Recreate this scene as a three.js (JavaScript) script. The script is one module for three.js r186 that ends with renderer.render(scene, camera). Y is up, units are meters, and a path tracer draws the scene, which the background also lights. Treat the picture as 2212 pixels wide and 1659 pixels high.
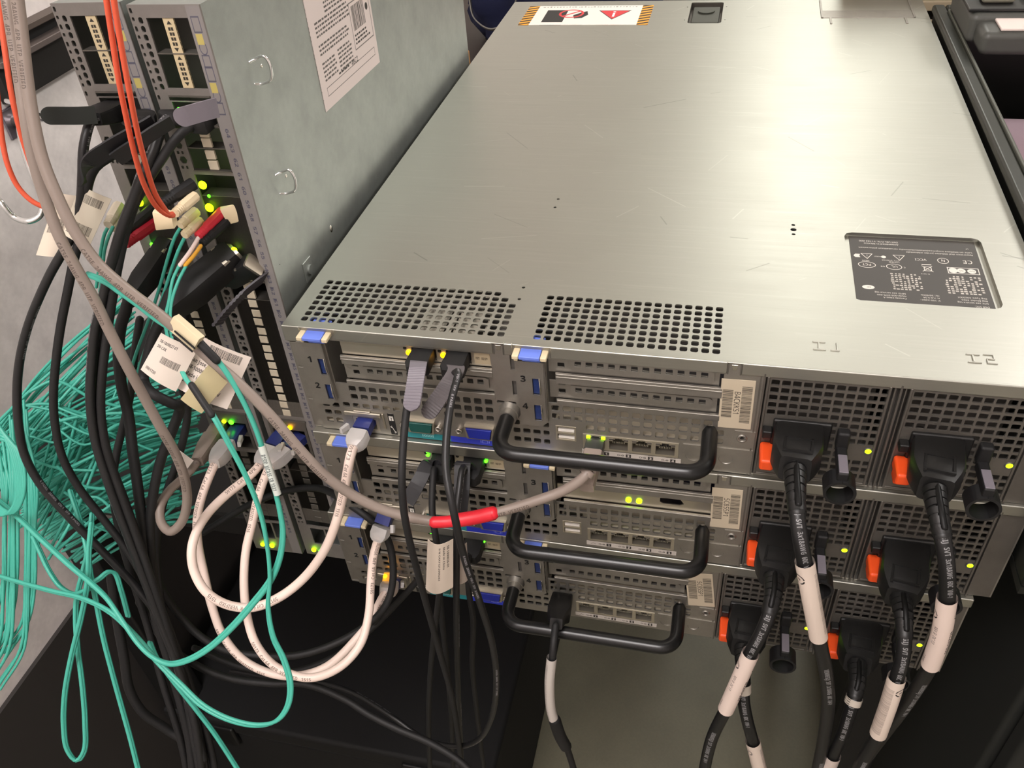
import * as THREE from 'three';
import { RoundedBoxGeometry } from 'three/addons/geometries/RoundedBoxGeometry.js';
import { mergeGeometries, mergeVertices, toCreasedNormals } from 'three/addons/utils/BufferGeometryUtils.js';
import { RectAreaLightUniformsLib } from 'three/addons/lights/RectAreaLightUniformsLib.js';
import { FontLoader } from 'three/addons/loaders/FontLoader.js';
import { TextGeometry } from 'three/addons/geometries/TextGeometry.js';

RectAreaLightUniformsLib.init();
const V = (x, y, z) => new THREE.Vector3(x, y, z);
const scene = new THREE.Scene();
const TOP = 1.0004;                       // height of the upper server's lid above the floor; the table top is at 0.74
const TABLE = 0.74;

// ---- camera -------------------------------------------------------------------------------------------------
const FOCAL = 1826.5;                     // in pixels of the 2212 x 1659 frame
const camera = new THREE.PerspectiveCamera(2 * Math.atan(829.5 / FOCAL) * 180 / Math.PI, 2212 / 1659, 0.02, 30);
camera.position.set(0.25765, TOP + 0.29848, 0.3754);
const camX = V(0.97112, -0.07488, -0.22654), camY = V(-0.09081, 0.76202, -0.64115), camZ = V(0.22064, 0.64321, 0.73321);
camera.quaternion.setFromRotationMatrix(new THREE.Matrix4().makeBasis(camX, camY, camZ));
scene.add(camera);

// ---- exposure and lights -----------------------------------------------------------------------------------
const renderer = new THREE.WebGLRenderer({ antialias: true });
renderer.toneMapping = THREE.LinearToneMapping;
renderer.toneMappingExposure = 1.0;
renderer.shadowMap.enabled = true;
scene.background = new THREE.Color(0x000000);
const PANELS = [                          // ceiling light panels: x, z, width (x), length (z), radiance, warmth
  [0.60, -3.6, 0.30, 2.8, 8.0, 0xfffdf4],
  [1.95, -2.0, 0.7, 2.0, 12.0, 0xfffaf6],
  [0.05, 0.95, 0.6, 0.9, 15.0, 0xfff8f6],
];

// ---- helpers -----------------------------------------------------------------------------------------------
let seed = 12345;
const rnd = () => { seed = (seed * 1664525 + 1013904223) >>> 0; return seed / 4294967296; };
const rr = (a, b) => a + (b - a) * rnd();
const taken = {};
function numbered(n) { const k = taken[n] = (taken[n] ?? -1) + 1; return k ? n + '_' + String(k).padStart(3, '0') : n; }
function tag(o, label, category, group, kind) { if (label) o.userData.label = label; if (category) o.userData.category = category; if (group) o.userData.group = group; if (kind) o.userData.kind = kind; return o; }
function thing(name, label, category, pos = V(0, 0, 0), group) { const g = new THREE.Group(); g.name = numbered(name); g.position.copy(pos); scene.add(g); return tag(g, label, category, group); }
function part(parent, name, geo, mat, label) { const m = new THREE.Mesh(geo, mat); m.name = name; m.castShadow = m.receiveShadow = true; parent.add(m); if (label) m.userData.label = label; return m; }
function solo(name, geo, mat, label, category, group) { const m = part(scene, numbered(name), geo, mat); return tag(m, label, category, group); }
function struct(name, geo, mat) { const m = part(scene, name, geo, mat); m.userData.kind = 'structure'; return m; }
// moves a group built in world coordinates so that its origin lies at one of its points
function settle(g, p) { g.position.copy(p); for (const c of g.children) c.position.sub(p); return g; }
const ray = (px, py) => V(0, 0, 0).addScaledVector(camX, (px - 1106) / FOCAL).addScaledVector(camY, (829.5 - py) / FOCAL).sub(camZ);
// points of the place: where the line of sight through a spot of the photograph meets a plane at a known place
const at = (px, py, z) => { const r = ray(px, py), t = (z - camera.position.z) / r.z; return camera.position.clone().addScaledVector(r, t); };
const atY = (px, py, y) => { const r = ray(px, py), t = (y - camera.position.y) / r.y; return camera.position.clone().addScaledVector(r, t); };
const atX = (px, py, x) => { const r = ray(px, py), t = (x - camera.position.x) / r.x; return camera.position.clone().addScaledVector(r, t); };

function clean(g) { const n = g.index ? g.toNonIndexed() : g; for (const k of Object.keys(n.attributes)) if (!['position', 'normal', 'uv'].includes(k)) n.deleteAttribute(k); if (!n.attributes.uv) n.setAttribute('uv', new THREE.BufferAttribute(new Float32Array(n.attributes.position.count * 2), 2)); return n; }
const merge = (...list) => mergeGeometries(list.flat().map(clean));
function boxUV(g) {                        // uv in metres from the face's main direction
  g = clean(g); const p = g.attributes.position, n = g.attributes.normal, uv = new Float32Array(p.count * 2);
  for (let i = 0; i < p.count; i++) {
    const ax = Math.abs(n.getX(i)), ay = Math.abs(n.getY(i)), az = Math.abs(n.getZ(i));
    if (ay >= ax && ay >= az) { uv[2 * i] = p.getX(i); uv[2 * i + 1] = p.getZ(i); } else if (ax >= az) { uv[2 * i] = p.getZ(i); uv[2 * i + 1] = p.getY(i); } else { uv[2 * i] = p.getX(i); uv[2 * i + 1] = p.getY(i); }
  }
  g.setAttribute('uv', new THREE.BufferAttribute(uv, 2)); return g;
}
// box from corner to corner
function box(x0, y0, z0, x1, y1, z1, r = 0) {
  const w = Math.abs(x1 - x0), h = Math.abs(y1 - y0), d = Math.abs(z1 - z0);
  const g = r ? new RoundedBoxGeometry(w, h, d, 2, Math.min(r, w / 2.01, h / 2.01, d / 2.01)) : new THREE.BoxGeometry(w, h, d);
  return clean(g.translate((x0 + x1) / 2, (y0 + y1) / 2, (z0 + z1) / 2));
}
const M = 0.001;
// a face layout in millimetres: x to the right, y down from the top edge, z out of the face
function layout(H) {
  const mb = (x0, y0, x1, y1, z0, z1, r = 0) => box(x0 * M, (H - y1) * M, z0 * M, x1 * M, (H - y0) * M, z1 * M, r * M);
  function plate(outline, holes, t, zf, bevel = 0) {
    const sh = new THREE.Shape(), pts = outline.length === 4 && typeof outline[0] === 'number' ? [[outline[0], outline[1]], [outline[2], outline[1]], [outline[2], outline[3]], [outline[0], outline[3]]] : outline;
    pts.forEach(([x, y], i) => sh[i ? 'lineTo' : 'moveTo'](x * M, (H - y) * M));
    for (const h of holes) {
      const p = new THREE.Path();
      if (h.c) { const [cx, cy, r, n = 10] = h.c; for (let i = 0; i < n; i++) { const a = -i / n * 2 * Math.PI; p[i ? 'lineTo' : 'moveTo']((cx + r * Math.cos(a)) * M, (H - cy + r * Math.sin(a)) * M); } }
      else if (h.p) h.p.forEach(([x, y], i) => p[i ? 'lineTo' : 'moveTo'](x * M, (H - y) * M));
      else {
        const [x, y, w, hh, r = 0] = h, c = r * 0.3;
        const q = r ? [[x + r, y], [x + c, y + c], [x, y + r], [x, y + hh - r], [x + c, y + hh - c], [x + r, y + hh], [x + w - r, y + hh], [x + w - c, y + hh - c], [x + w, y + hh - r], [x + w, y + r], [x + w - c, y + c], [x + w - r, y]] : [[x, y], [x, y + hh], [x + w, y + hh], [x + w, y]];
        q.forEach(([a, b], i) => p[i ? 'lineTo' : 'moveTo'](a * M, (H - b) * M));
      }
      p.closePath(); sh.holes.push(p);
    }
    const g = new THREE.ExtrudeGeometry(sh, { depth: t * M, bevelEnabled: bevel > 0, bevelSize: bevel * M, bevelThickness: bevel * M, bevelSegments: 1, curveSegments: 6 });
    return boxUV(g.translate(0, 0, (zf - t) * M));
  }
  const disc = (x, y, r, z0, z1, n = 18, r2 = r) => clean(new THREE.CylinderGeometry(r2 * M, r * M, (z1 - z0) * M, n).rotateX(Math.PI / 2).translate(x * M, (H - y) * M, (z0 + z1) / 2 * M));
  return { mb, plate, disc };
}
const curve = (pts, tension) => new THREE.CatmullRomCurve3(pts, false, 'centripetal', tension);
function tube(pts, r, segs, rad = 8) {
  const c = pts.getPoint ? pts : curve(pts), g = new THREE.TubeGeometry(c, segs ?? Math.max(12, pts.length * 7), r, rad);
  g.userData.length = c.getLength();
  const e0 = c.getPoint(0), e1 = c.getPoint(1), caps = [e0, e1].map((e) => new THREE.SphereGeometry(r * 0.995, rad, 4).translate(e.x, e.y, e.z));
  const out = merge(g, ...caps); out.userData.length = g.userData.length; return out;
}
// closed rings of points joined into a skin
function loft(rings, crease = 0.7) {
  const n = rings[0].length, pos = [], uv = [], idx = [];
  rings.forEach((ring, i) => ring.forEach((p, j) => { pos.push(p.x, p.y, p.z); uv.push(j / n, i / (rings.length - 1)); }));
  for (let i = 0; i + 1 < rings.length; i++) for (let j = 0; j < n; j++) { const a = i * n + j, b = i * n + (j + 1) % n; idx.push(a, b, a + n, b, b + n, a + n); }
  for (const [i, flip] of [[0, true], [rings.length - 1, false]]) {
    const c = rings[i].reduce((s, p) => s.add(p), V(0, 0, 0)).divideScalar(n), k = pos.length / 3; pos.push(c.x, c.y, c.z); uv.push(0.5, 0.5);
    for (let j = 0; j < n; j++) { const a = i * n + j, b = i * n + (j + 1) % n; flip ? idx.push(b, a, k) : idx.push(a, b, k); }
  }
  const g = new THREE.BufferGeometry(); g.setAttribute('position', new THREE.Float32BufferAttribute(pos, 3)); g.setAttribute('uv', new THREE.Float32BufferAttribute(uv, 2)); g.setIndex(idx); g.computeVertexNormals();
  return clean(toCreasedNormals(g, crease));
}
// flat strip of some thickness along points, its width along 'side'
function ribbon(pts, width, thick, side, { round = 0, ribs = 0, ribFrom = 0.45, n = 40 } = {}) {
  const c = curve(pts), rings = [], sd = V(0, 0, 0), nn = V(0, 0, 0);
  for (let i = 0; i <= n; i++) {
    const u = i / n, p = c.getPointAt(u), t = c.getTangentAt(u);
    sd.copy(side).addScaledVector(t, -side.dot(t)).normalize(); nn.crossVectors(t, sd).normalize();
    const left = (1 - u) * c.getLength(), w = width / 2 * (round && left < width / 2 ? Math.sqrt(Math.max(0.02, 1 - (1 - left / (width / 2)) ** 2)) : 1);
    const h = thick / 2 * (ribs && u > ribFrom && i % 2 ? 1.9 : 1);
    rings.push([[w, h], [w, -h], [-w, -h], [-w, h]].map(([a, b]) => p.clone().addScaledVector(sd, a).addScaledVector(nn, b)));
  }
  return loft(rings, 0.5);
}
// body along an axis: stations [distance, half width, half height], rounded rectangular sections
function body(p, axis, side, stations, k = 0.35) {
  const t = axis.clone().normalize(), s = side.clone().addScaledVector(t, -side.dot(t)).normalize(), n = V(0, 0, 0).crossVectors(t, s);
  return loft(stations.map(([d, w, h]) => {
    const r = Math.min(w, h) * k, q = [];
    for (const [sx, sy, a0] of [[1, 1, 0], [-1, 1, 1], [-1, -1, 2], [1, -1, 3]]) for (let i = 0; i < 3; i++) { const a = (a0 + i / 2) * Math.PI / 2; q.push(p.clone().addScaledVector(t, d).addScaledVector(s, sx * (w - r) + r * Math.cos(a)).addScaledVector(n, sy * (h - r) + r * Math.sin(a))); }
    return q;
  }), 0.6);
}
// a thin card through four corners (in order), a little bent
function card(q, thick = 0.0004, bend = 0, nx = 8) {
  const [a, b, c, d] = q, n = V(0, 0, 0).crossVectors(b.clone().sub(a), d.clone().sub(a)).normalize(), g = new THREE.BoxGeometry(1, 1, 1, nx, nx, 1), p = g.attributes.position, v = V(0, 0, 0);
  if (n.dot(camera.position.clone().sub(a)) < 0) n.negate();
  for (let i = 0; i < p.count; i++) {
    const u = p.getX(i) + 0.5, w = 0.5 - p.getY(i), z = p.getZ(i);
    v.copy(a).multiplyScalar((1 - u) * (1 - w)).addScaledVector(b, u * (1 - w)).addScaledVector(c, u * w).addScaledVector(d, (1 - u) * w).addScaledVector(n, z * thick + bend * Math.sin(Math.PI * u));
    p.setXYZ(i, v.x, v.y, v.z);
  }
  g.computeVertexNormals(); return clean(g);
}

// ---- textures and materials --------------------------------------------------------------------------------
function canvas(w, h, draw) { const c = document.createElement('canvas'); c.width = w; c.height = h; draw(c.getContext('2d'), w, h); return c; }
function tex(c, srgb = true) { const t = new THREE.CanvasTexture(c); t.wrapS = t.wrapT = THREE.RepeatWrapping; if (srgb) t.colorSpace = THREE.SRGBColorSpace; return t; }
function noiseTex(size, fn, srgb) { const d = new Uint8Array(size * size * 4); for (let y = 0; y < size; y++) for (let x = 0; x < size; x++) { const [r, g, b] = fn(x / size, y / size); d.set([r, g, b, 255], (y * size + x) * 4); } const t = new THREE.DataTexture(d, size, size); t.wrapS = t.wrapT = THREE.RepeatWrapping; t.magFilter = THREE.LinearFilter; if (srgb) t.colorSpace = THREE.SRGBColorSpace; t.needsUpdate = true; return t; }
const std = (color, roughness, metalness = 0, o = {}) => new THREE.MeshStandardMaterial({ color, roughness, metalness, ...o });
const printed = (w, h, draw, o = {}) => std(0xffffff, 0.55, 0, { map: tex(canvas(w, h, draw)), ...o });
const glow = (color, k) => new THREE.MeshStandardMaterial({ color: 0x050505, roughness: 0.4, emissive: color, emissiveIntensity: k });
// periodic value noise
function lattice(n) { const a = Array.from({ length: n * n }, rnd); return (x, y) => { x *= n; y *= n; const i = Math.floor(x), j = Math.floor(y), f = x - i, g = y - j, s = f * f * (3 - 2 * f), t = g * g * (3 - 2 * g), q = (p, r) => a[((r % n) + n) % n * n + ((p % n) + n) % n]; return (q(i, j) * (1 - s) + q(i + 1, j) * s) * (1 - t) + (q(i, j + 1) * (1 - s) + q(i + 1, j + 1) * s) * t; }; }
const L8 = lattice(8), L32 = lattice(32), L64 = lattice(64);
const brushed = (() => { const streak = Array.from({ length: 512 }, rnd); return noiseTex(512, (x, y) => { const s = streak[Math.floor(y * 512)], v = 200 + 16 * s + 10 * L8(x, y) + 8 * L32(x * 0.25, y) + 6 * rnd(); return [v, v, v]; }); })();
brushed.repeat.set(4, 4);
const mottled = noiseTex(256, (x, y) => { const v = 226 + 16 * L8(x, y) + 8 * L32(x, y) + 5 * rnd(); return [v, v, v]; }, true);
mottled.repeat.set(9, 9);
const linoMap = noiseTex(512, (x, y) => { const v = 0.80 + 0.12 * L8(x, y) + 0.06 * L32(x, y) + 0.04 * rnd(); return [132 * v, 128 * v, 108 * v]; }, true);
const scratch = tex(canvas(1024, 1024, (g, w, h) => {          // the bare zinc of the lid: clouded, with fine straight scratches
  g.fillStyle = '#c9c8c3'; g.fillRect(0, 0, w, h);
  for (let i = 0; i < 1500; i++) { g.fillStyle = `rgba(${rnd() < 0.5 ? '255,255,250' : '150,152,150'},0.035)`; g.fillRect(rr(0, w), rr(0, h), rr(20, 160), rr(1, 4)); }
  for (let i = 0; i < 70; i++) { const x = rr(0, w), y = rr(0, h), a = rr(-1.2, 1.2), l = rr(8, 90); g.strokeStyle = rnd() < 0.75 ? 'rgba(240,240,235,0.45)' : 'rgba(110,108,104,0.35)'; g.lineWidth = rr(0.6, 1.6); g.beginPath(); g.moveTo(x, y); g.lineTo(x + l * Math.cos(a), y + l * Math.sin(a)); g.stroke(); }
})); scratch.repeat.set(2.2, 2.2);
const mat = {
  lid: std(0xe8e9e4, 0.5, 1, { map: scratch, roughnessMap: brushed, bumpMap: brushed, bumpScale: 0.000002 }),
  zinc: std(0xa9a59d, 0.55, 0.88, { map: mottled, roughnessMap: brushed }),
  zincDark: std(0x7e7a73, 0.6, 0.85, { map: mottled }),
  panel: std(0xaab0ab, 0.5, 0.75, { map: mottled }),
  faceplate: std(0x8c8782, 0.6, 0.45, { map: mottled }),
  steel: std(0xd8d4cc, 0.25, 1), chrome: std(0xe6e8e8, 0.12, 1), nickel: std(0xc9c2b2, 0.35, 0.9),
  dark: std(0x0c0c0c, 0.8), inner: std(0x6f6c68, 0.6, 0.7), black: std(0x141414, 0.45), rubber: std(0x131314, 0.62), satin: std(0x0e0f10, 0.3), tabBlack: std(0x232326, 0.5), tabGray: std(0x77727a, 0.55),
  blue: std(0x6a83e0, 0.45), blueDark: std(0x1b2f63, 0.5), teal: std(0x0d4a44, 0.5), vga: std(0x1d2c9a, 0.5), beige: std(0xd9cba9, 0.5), cream: std(0xcfc4ae, 0.6), orange: std(0xe8501e, 0.42), white: std(0xe9e4dc, 0.5),
  grayCable: std(0x97897f, 0.42), whiteCable: std(0xf1d9cd, 0.35), aqua: std(0x46b09c, 0.42), aquaDeep: std(0x46b09c, 0.45), aquaPale: std(0x46b09c, 0.42), orangeCable: std(0xd9593a, 0.5), red: std(0xe02434, 0.42), bootRed: std(0xdb2f40, 0.5), yellow: std(0xf0b13a, 0.5), ivory: std(0xe6d3af, 0.5),
  green: glow(0x3cff12, 9), lime: glow(0xb8ff08, 9), amber: glow(0xffb000, 14), blueGlow: glow(0x2418ff, 4), orangeGlow: glow(0xff7a00, 3),
  clear: new THREE.MeshPhysicalMaterial({ color: 0xf4f1ef, roughness: 0.35, transmission: 0.55, thickness: 0.004, ior: 1.45 }),
  tape: std(0xb5a983, 0.35), paper: std(0xe7dcd2, 0.7),
};
const wall = std(0xfff8f5, 0.85, 0, { map: mottled });
// ---- the room ----------------------------------------------------------------------------------------------
const floorMat = std(0xffffff, 0.45, 0, { map: linoMap });
struct('floor', boxUV(box(-1.3, -0.1, -7.7, 3.4, 0, 1.75)), floorMat);
struct('ceiling', box(-1.3, 2.7, -7.7, 3.4, 2.8, 1.75), std(0xe8e4dc, 0.9));
struct('wall_left', boxUV(box(-0.52, 0.52, -7.5, -0.42, 2.7, 1.6)), wall);
struct('baseboard_left', box(-0.52, 0, -7.5, -0.415, 0.52, 1.6), std(0x3a3735, 0.7));
struct('wall_back', boxUV(box(-1.3, 0, -7.6, 3.3, 2.7, -7.5)), wall);
struct('wall_right', boxUV(box(3.2, 0, -7.6, 3.3, 2.7, 1.7)), wall);
struct('wall_front', boxUV(box(-1.3, 0, 1.6, 3.3, 2.7, 1.7)), wall);
// dark mounting rail along the left wall: two strips with a channel between
{
  const t = thing('wall_rail', 'dark grey mounting rail running along the white wall at far left', 'rail', V(-0.42, 1.018, -0.9));
  const rm = std(0x2a2826, 0.5, 0.3);
  part(t, 'web', box(0, 0, -0.9, 0.012, 0.034, 0.62, 0.001), rm);
  part(t, 'flange', box(0, 0.034, -0.9, 0.02, 0.040, 0.62, 0.001), std(0x6d635f, 0.5, 0.3));
  part(t, 'channel', box(0, 0.040, -0.9, 0.006, 0.051, 0.62), std(0x0d0c0c, 0.7));
  part(t, 'top_strip', box(0, 0.051, -0.9, 0.016, 0.057, 0.62, 0.001), std(0x625750, 0.5, 0.3));
}
for (const [x, z, w, l, k, c] of PANELS) {
  const L = thing('ceiling_light', x > 1 ? 'wide ceiling light panel over the far right of the room' : z > 0 ? 'wide ceiling light panel above the photographer' : 'long ceiling light panel behind the servers', 'ceiling light', V(x, 2.7, z));
  part(L, 'frame', merge(box(-w / 2 - 0.02, -0.03, -l / 2 - 0.02, w / 2 + 0.02, 0, -l / 2), box(-w / 2 - 0.02, -0.03, l / 2, w / 2 + 0.02, 0, l / 2 + 0.02), box(-w / 2 - 0.02, -0.03, -l / 2, -w / 2, 0, l / 2), box(w / 2, -0.03, -l / 2, w / 2 + 0.02, 0, l / 2)), mat.white);
  part(L, 'diffuser', box(-w / 2, -0.02, -l / 2, w / 2, -0.004, l / 2), glow(new THREE.Color(c), 0.9 * Math.min(k, 6)));
  const a = new THREE.RectAreaLight(c, k, w, l); a.position.set(x, 2.675, z); a.rotation.x = -Math.PI / 2; scene.add(a);
}

// ---- table, cabinets and the things behind -----------------------------------------------------------------
{
  const t = thing('table', 'black table carrying the stacked servers and the upright switches', 'table', V(0.03, 0, -0.4));
  const tm = std(0x0d0d0d, 0.6);
  part(t, 'tabletop', box(-0.43, TABLE - 0.028, -0.36, 0.425, TABLE, 0.352, 0.003), tm);
  for (const [x, z] of [[-0.40, 0.32], [0.40, 0.32], [-0.40, -0.33], [0.40, -0.33]]) part(t, 'leg', box(x - 0.018, 0, z - 0.018, x + 0.018, TABLE - 0.028, z + 0.018, 0.003), tm);
}
{
  const t = thing('equipment_case', 'black equipment case standing on the floor under the table', 'case', V(-0.19, 0, -0.36));
  const cm = std(0x0a0a0b, 0.75);
  part(t, 'case_body', box(-0.2, 0, -0.32, 0.244, 0.27, 0.30, 0.006), cm);
  part(t, 'case_lid', box(-0.203, 0.272, -0.323, 0.247, 0.30, 0.303, 0.006), cm);
  for (const x of [-0.12, 0.15]) part(t, 'latch', box(x - 0.02, 0.25, 0.30, x + 0.02, 0.29, 0.308, 0.003), std(0x222222, 0.4, 0.5));
}
{
  const t = thing('side_cabinet', 'dark cabinet beside the right end of the servers', 'cabinet', V(0.86, 0, -0.34));
  const cm = std(0x1b1d1a, 0.7);
  part(t, 'carcass', box(-0.38, 0.06, -0.4, 0.4, 0.86, 0.36, 0.004), cm);
  part(t, 'door', box(-0.375, 0.07, 0.362, 0.395, 0.855, 0.38, 0.004), cm);
  part(t, 'plinth', box(-0.36, 0, -0.38, 0.38, 0.06, 0.33), mat.dark);
}
{ // the open black bin whose rim runs along the lid
  const t = thing('storage_bin', 'open black plastic bin standing close to the right edge of the top server', 'bin', V(0.66, 0.86, -0.34));
  const bm = std(0x171916, 0.42);
  const x0 = -0.211, x1 = 0.2, z0 = -0.25, z1 = 0.36, h = 0.146;
  part(t, 'bin_floor', box(x0, 0, z0, x1, 0.006, z1), bm);
  part(t, 'bin_wall', box(x0, 0.006, z0, x0 + 0.006, h, z1, 0.002), bm); part(t, 'bin_wall', box(x1 - 0.006, 0.006, z0, x1, h, z1, 0.002), bm);
  part(t, 'bin_wall', box(x0 + 0.006, 0.006, z0, x1 - 0.006, h, z0 + 0.006, 0.002), bm); part(t, 'bin_wall', box(x0 + 0.006, 0.006, z1 - 0.006, x1 - 0.006, h, z1, 0.002), bm);
  part(t, 'rim', merge(box(x0 - 0.002, h - 0.004, z0 - 0.004, x0 + 0.010, h + 0.004, z1 + 0.004, 0.003), box(x1 - 0.010, h - 0.004, z0 - 0.004, x1 + 0.004, h + 0.004, z1 + 0.004, 0.003), box(x0 + 0.01, h - 0.004, z0 - 0.004, x1 - 0.01, h + 0.004, z0 + 0.008, 0.003), box(x0 + 0.01, h - 0.004, z1 - 0.008, x1 - 0.01, h + 0.004, z1 + 0.004, 0.003)), std(0x23261f, 0.38));
  part(t, 'rim_highlight_ridge', box(x0 + 0.0085, h + 0.003, z0 + 0.02, x0 + 0.011, h + 0.0065, z1 - 0.02, 0.001), std(0x4a4d44, 0.35));  // paler than the rim: the inner edge highlight is put into its colour
  // sheets of a paper pile inside
  for (let i = 0; i < 14; i++) {
    const y = 0.872 + i * 0.0042, dx = rr(-0.004, 0.004), dz = rr(-0.006, 0.006);
    const s = solo('paper_bundle', box(0.498 + dx, y, -0.5 + dz, 0.72 + dx, y + 0.0030, -0.19 + dz, 0.0008), std([0xcbb4bd, 0xbda6b0, 0xd6c2c6, 0xa9949c][i % 4], 0.75), i === 13 ? 'topmost pale pink paper bundle in the black bin' : 'pale pink paper bundle stacked below others in the black bin', 'paper', 'paper bundles in the bin');
    s.position.y = 0;
  }
  // keypad device resting across the bin at the back
  const y0 = 1.0105, d = thing('keypad_device', 'dark grey keypad device with pale keys lying across the black bin', 'device', V(0.56, y0, -0.48));
  const gm = std(0x4b4c48, 0.45);
  const prof = (z0, z1, y1, x0 = -0.112) => box(x0, 0, z0, 0.18, y1, z1, 0.006);
  part(d, 'housing', merge(prof(-0.09, 0.005, 0.026, -0.102), prof(-0.01, 0.036, 0.020, -0.096)), gm);
  part(d, 'trim_band', box(-0.104, 0.026, -0.088, 0.18, 0.029, 0.0, 0.001), std(0x191919, 0.4));
  part(d, 'screen', box(-0.082, 0.020, 0.004, 0.175, 0.0225, 0.032, 0.001), std(0xe8d9d2, 0.35));
  const km = std(0x8a8778, 0.35);
  for (let i = 0; i < 7; i++) for (let j = 0; j < 2; j++) part(d, 'key', box(-0.092 + i * 0.036, 0.0288, -0.078 + j * 0.036, -0.064 + i * 0.036, 0.036, -0.05 + j * 0.036, 0.004), km);
}
{ // slotted grille behind the bin
  const t = thing('vent_grille', 'tan slotted vent grille behind the upper right corner of the lid', 'grille', V(0.62, 0.70, -0.74));
  const gm = std(0xa89a80, 0.6);
  part(t, 'frame', merge(box(-0.25, 0, -0.02, -0.235, 0.42, 0), box(0.335, 0, -0.02, 0.35, 0.42, 0), box(-0.02, 0.013, -0.018, -0.005, 0.407, -0.001), box(-0.235, 0, -0.02, 0.335, 0.012, 0), box(-0.235, 0.408, -0.02, 0.335, 0.42, 0)), gm);
  for (let i = 0; i < 17; i++) part(t, 'slat', box(-0.235, 0.022 + i * 0.0235, -0.014, 0.335, 0.034 + i * 0.0235, -0.003, 0.002), gm);
  part(t, 'back_plate', box(-0.245, 0.005, -0.05, 0.345, 0.415, -0.03), std(0x2c2822, 0.8));
}
{
  solo('wood_batten', boxUV(box(-0.166, 0, -0.91, -0.145, 0.853, -0.88, 0.002)), std(0xc9965f, 0.6, 0, { map: mottled }), 'pale wooden batten end showing between the switch and the server lid', 'wood');
  solo('brown_cupboard', box(-0.36, 0, -1.5, 0.3, 0.80, -0.96, 0.004), std(0x2e2019, 0.6), 'dark brown cupboard behind the servers, below the blue jacket', 'cupboard');
  // blue jacket slumped on the cupboard: folded cloth
  const g = new THREE.SphereGeometry(1, 48, 32), p = g.attributes.position;
  for (let i = 0; i < p.count; i++) {
    const x = p.getX(i), y = p.getY(i), z = p.getZ(i), f = 1 + 0.07 * Math.sin(9 * x + 5 * y + 3 * z) + 0.05 * Math.sin(17 * y - 8 * x + 6 * z) + 0.03 * Math.sin(31 * x + 23 * z);
    p.setXYZ(i, x * f * 0.16, Math.max(-0.6, y * f) * 0.17, z * f * 0.12);
  }
  g.computeVertexNormals();
  const j = thing('jacket', 'dark blue jacket slumped on the brown cupboard behind the servers', 'jacket', V(-0.04, 0.902, -1.12));
  part(j, 'cloth', clean(g), std(0x10173a, 0.9));
  part(j, 'strap', ribbon([V(-0.13, 0.0, 0.10), V(-0.12, -0.03, 0.118), V(-0.09, -0.045, 0.128), V(-0.06, -0.03, 0.128), V(-0.04, 0.01, 0.126)], 0.008, 0.002, V(0, 0.6, 0.8)), std(0x77746e, 0.6));
  part(j, 'lining', ribbon([V(-0.16, 0.06, 0.02), V(-0.145, 0.04, 0.05), V(-0.14, 0.01, 0.075)], 0.03, 0.002, V(1, 0, 0.2)), std(0xb8942e, 0.7));
}
{ // bent wire hook with its screw, on the left wall
  const t = thing('wire_hook', 'bright bent wire hook hanging beside the orange cord', 'hook');
  const h = at(44, 240, -0.06), q = [[40, 225, -0.12], [44, 290, -0.09], [60, 350, -0.07], [80, 400, -0.06], [92, 440, -0.05], [86, 466, -0.045], [62, 478, -0.04], [30, 468, -0.04], [4, 440, -0.04], [-30, 400, -0.05]].map((a) => at(...a));
  part(t, 'wire', tube(q, 0.0021, 80, 10), mat.chrome);
  const s = atX(27, 262, -0.42);
  part(t, 'anchor_plate', box(s.x, s.y - 0.014, s.z - 0.012, s.x + 0.003, s.y + 0.014, s.z + 0.012, 0.001), std(0x8c8590, 0.35, 0.8));
  part(t, 'screw', clean(new THREE.CylinderGeometry(0.006, 0.007, 0.006, 12).rotateZ(Math.PI / 2).translate(s.x + 0.006, s.y, s.z)), mat.steel);
  part(t, 'arm', tube([V(s.x + 0.004, s.y, s.z), V(s.x + 0.06, s.y + 0.012, s.z + 0.02), V((s.x + q[0].x) / 2, (s.y + q[0].y) / 2 + 0.01, (s.z + q[0].z) / 2), q[0]], 0.0021, 40, 10), mat.chrome);
  settle(t, s);
}
// ---- printed labels ----------------------------------------------------------------------------------------
const F = (g, px, fam = 'sans-serif', b = '') => { g.font = `${b} ${px}px ${fam}`; g.textBaseline = 'middle'; };
function barcode(g, x, y, w, h, seed0, vertical) { let s = seed0; const r = () => { s = (s * 16807) % 2147483647; return s / 2147483647; }; g.fillStyle = '#2a2622'; let p = 0; const L = vertical ? h : w; while (p < L) { const b = 1.5 + 4.5 * r(); vertical ? g.fillRect(x, y + p, w, Math.min(b, L - p)) : g.fillRect(x + p, y, Math.min(b, L - p), h); p += b + 1.5 + 5 * r(); } }
function rowsOfText(g, x, y, w, lines, px, gap, color, words) { g.fillStyle = color; F(g, px); for (let i = 0; i < lines; i++) g.fillText(words[i % words.length], x, y + i * gap, w); }
const serviceTag = (code, n) => printed(240, 480, (g, w, h) => {
  g.fillStyle = '#c3b7a0'; g.fillRect(0, 0, w, h);
  barcode(g, 16, 100, 74, 275, 77 + n, true); barcode(g, 150, 60, 74, 360, 991 + n, true);
  g.save(); g.translate(120, 110); g.rotate(Math.PI / 2); g.fillStyle = '#2a2622'; F(g, 58); g.fillText(code, 0, 0, 250); g.restore();
});
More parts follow.
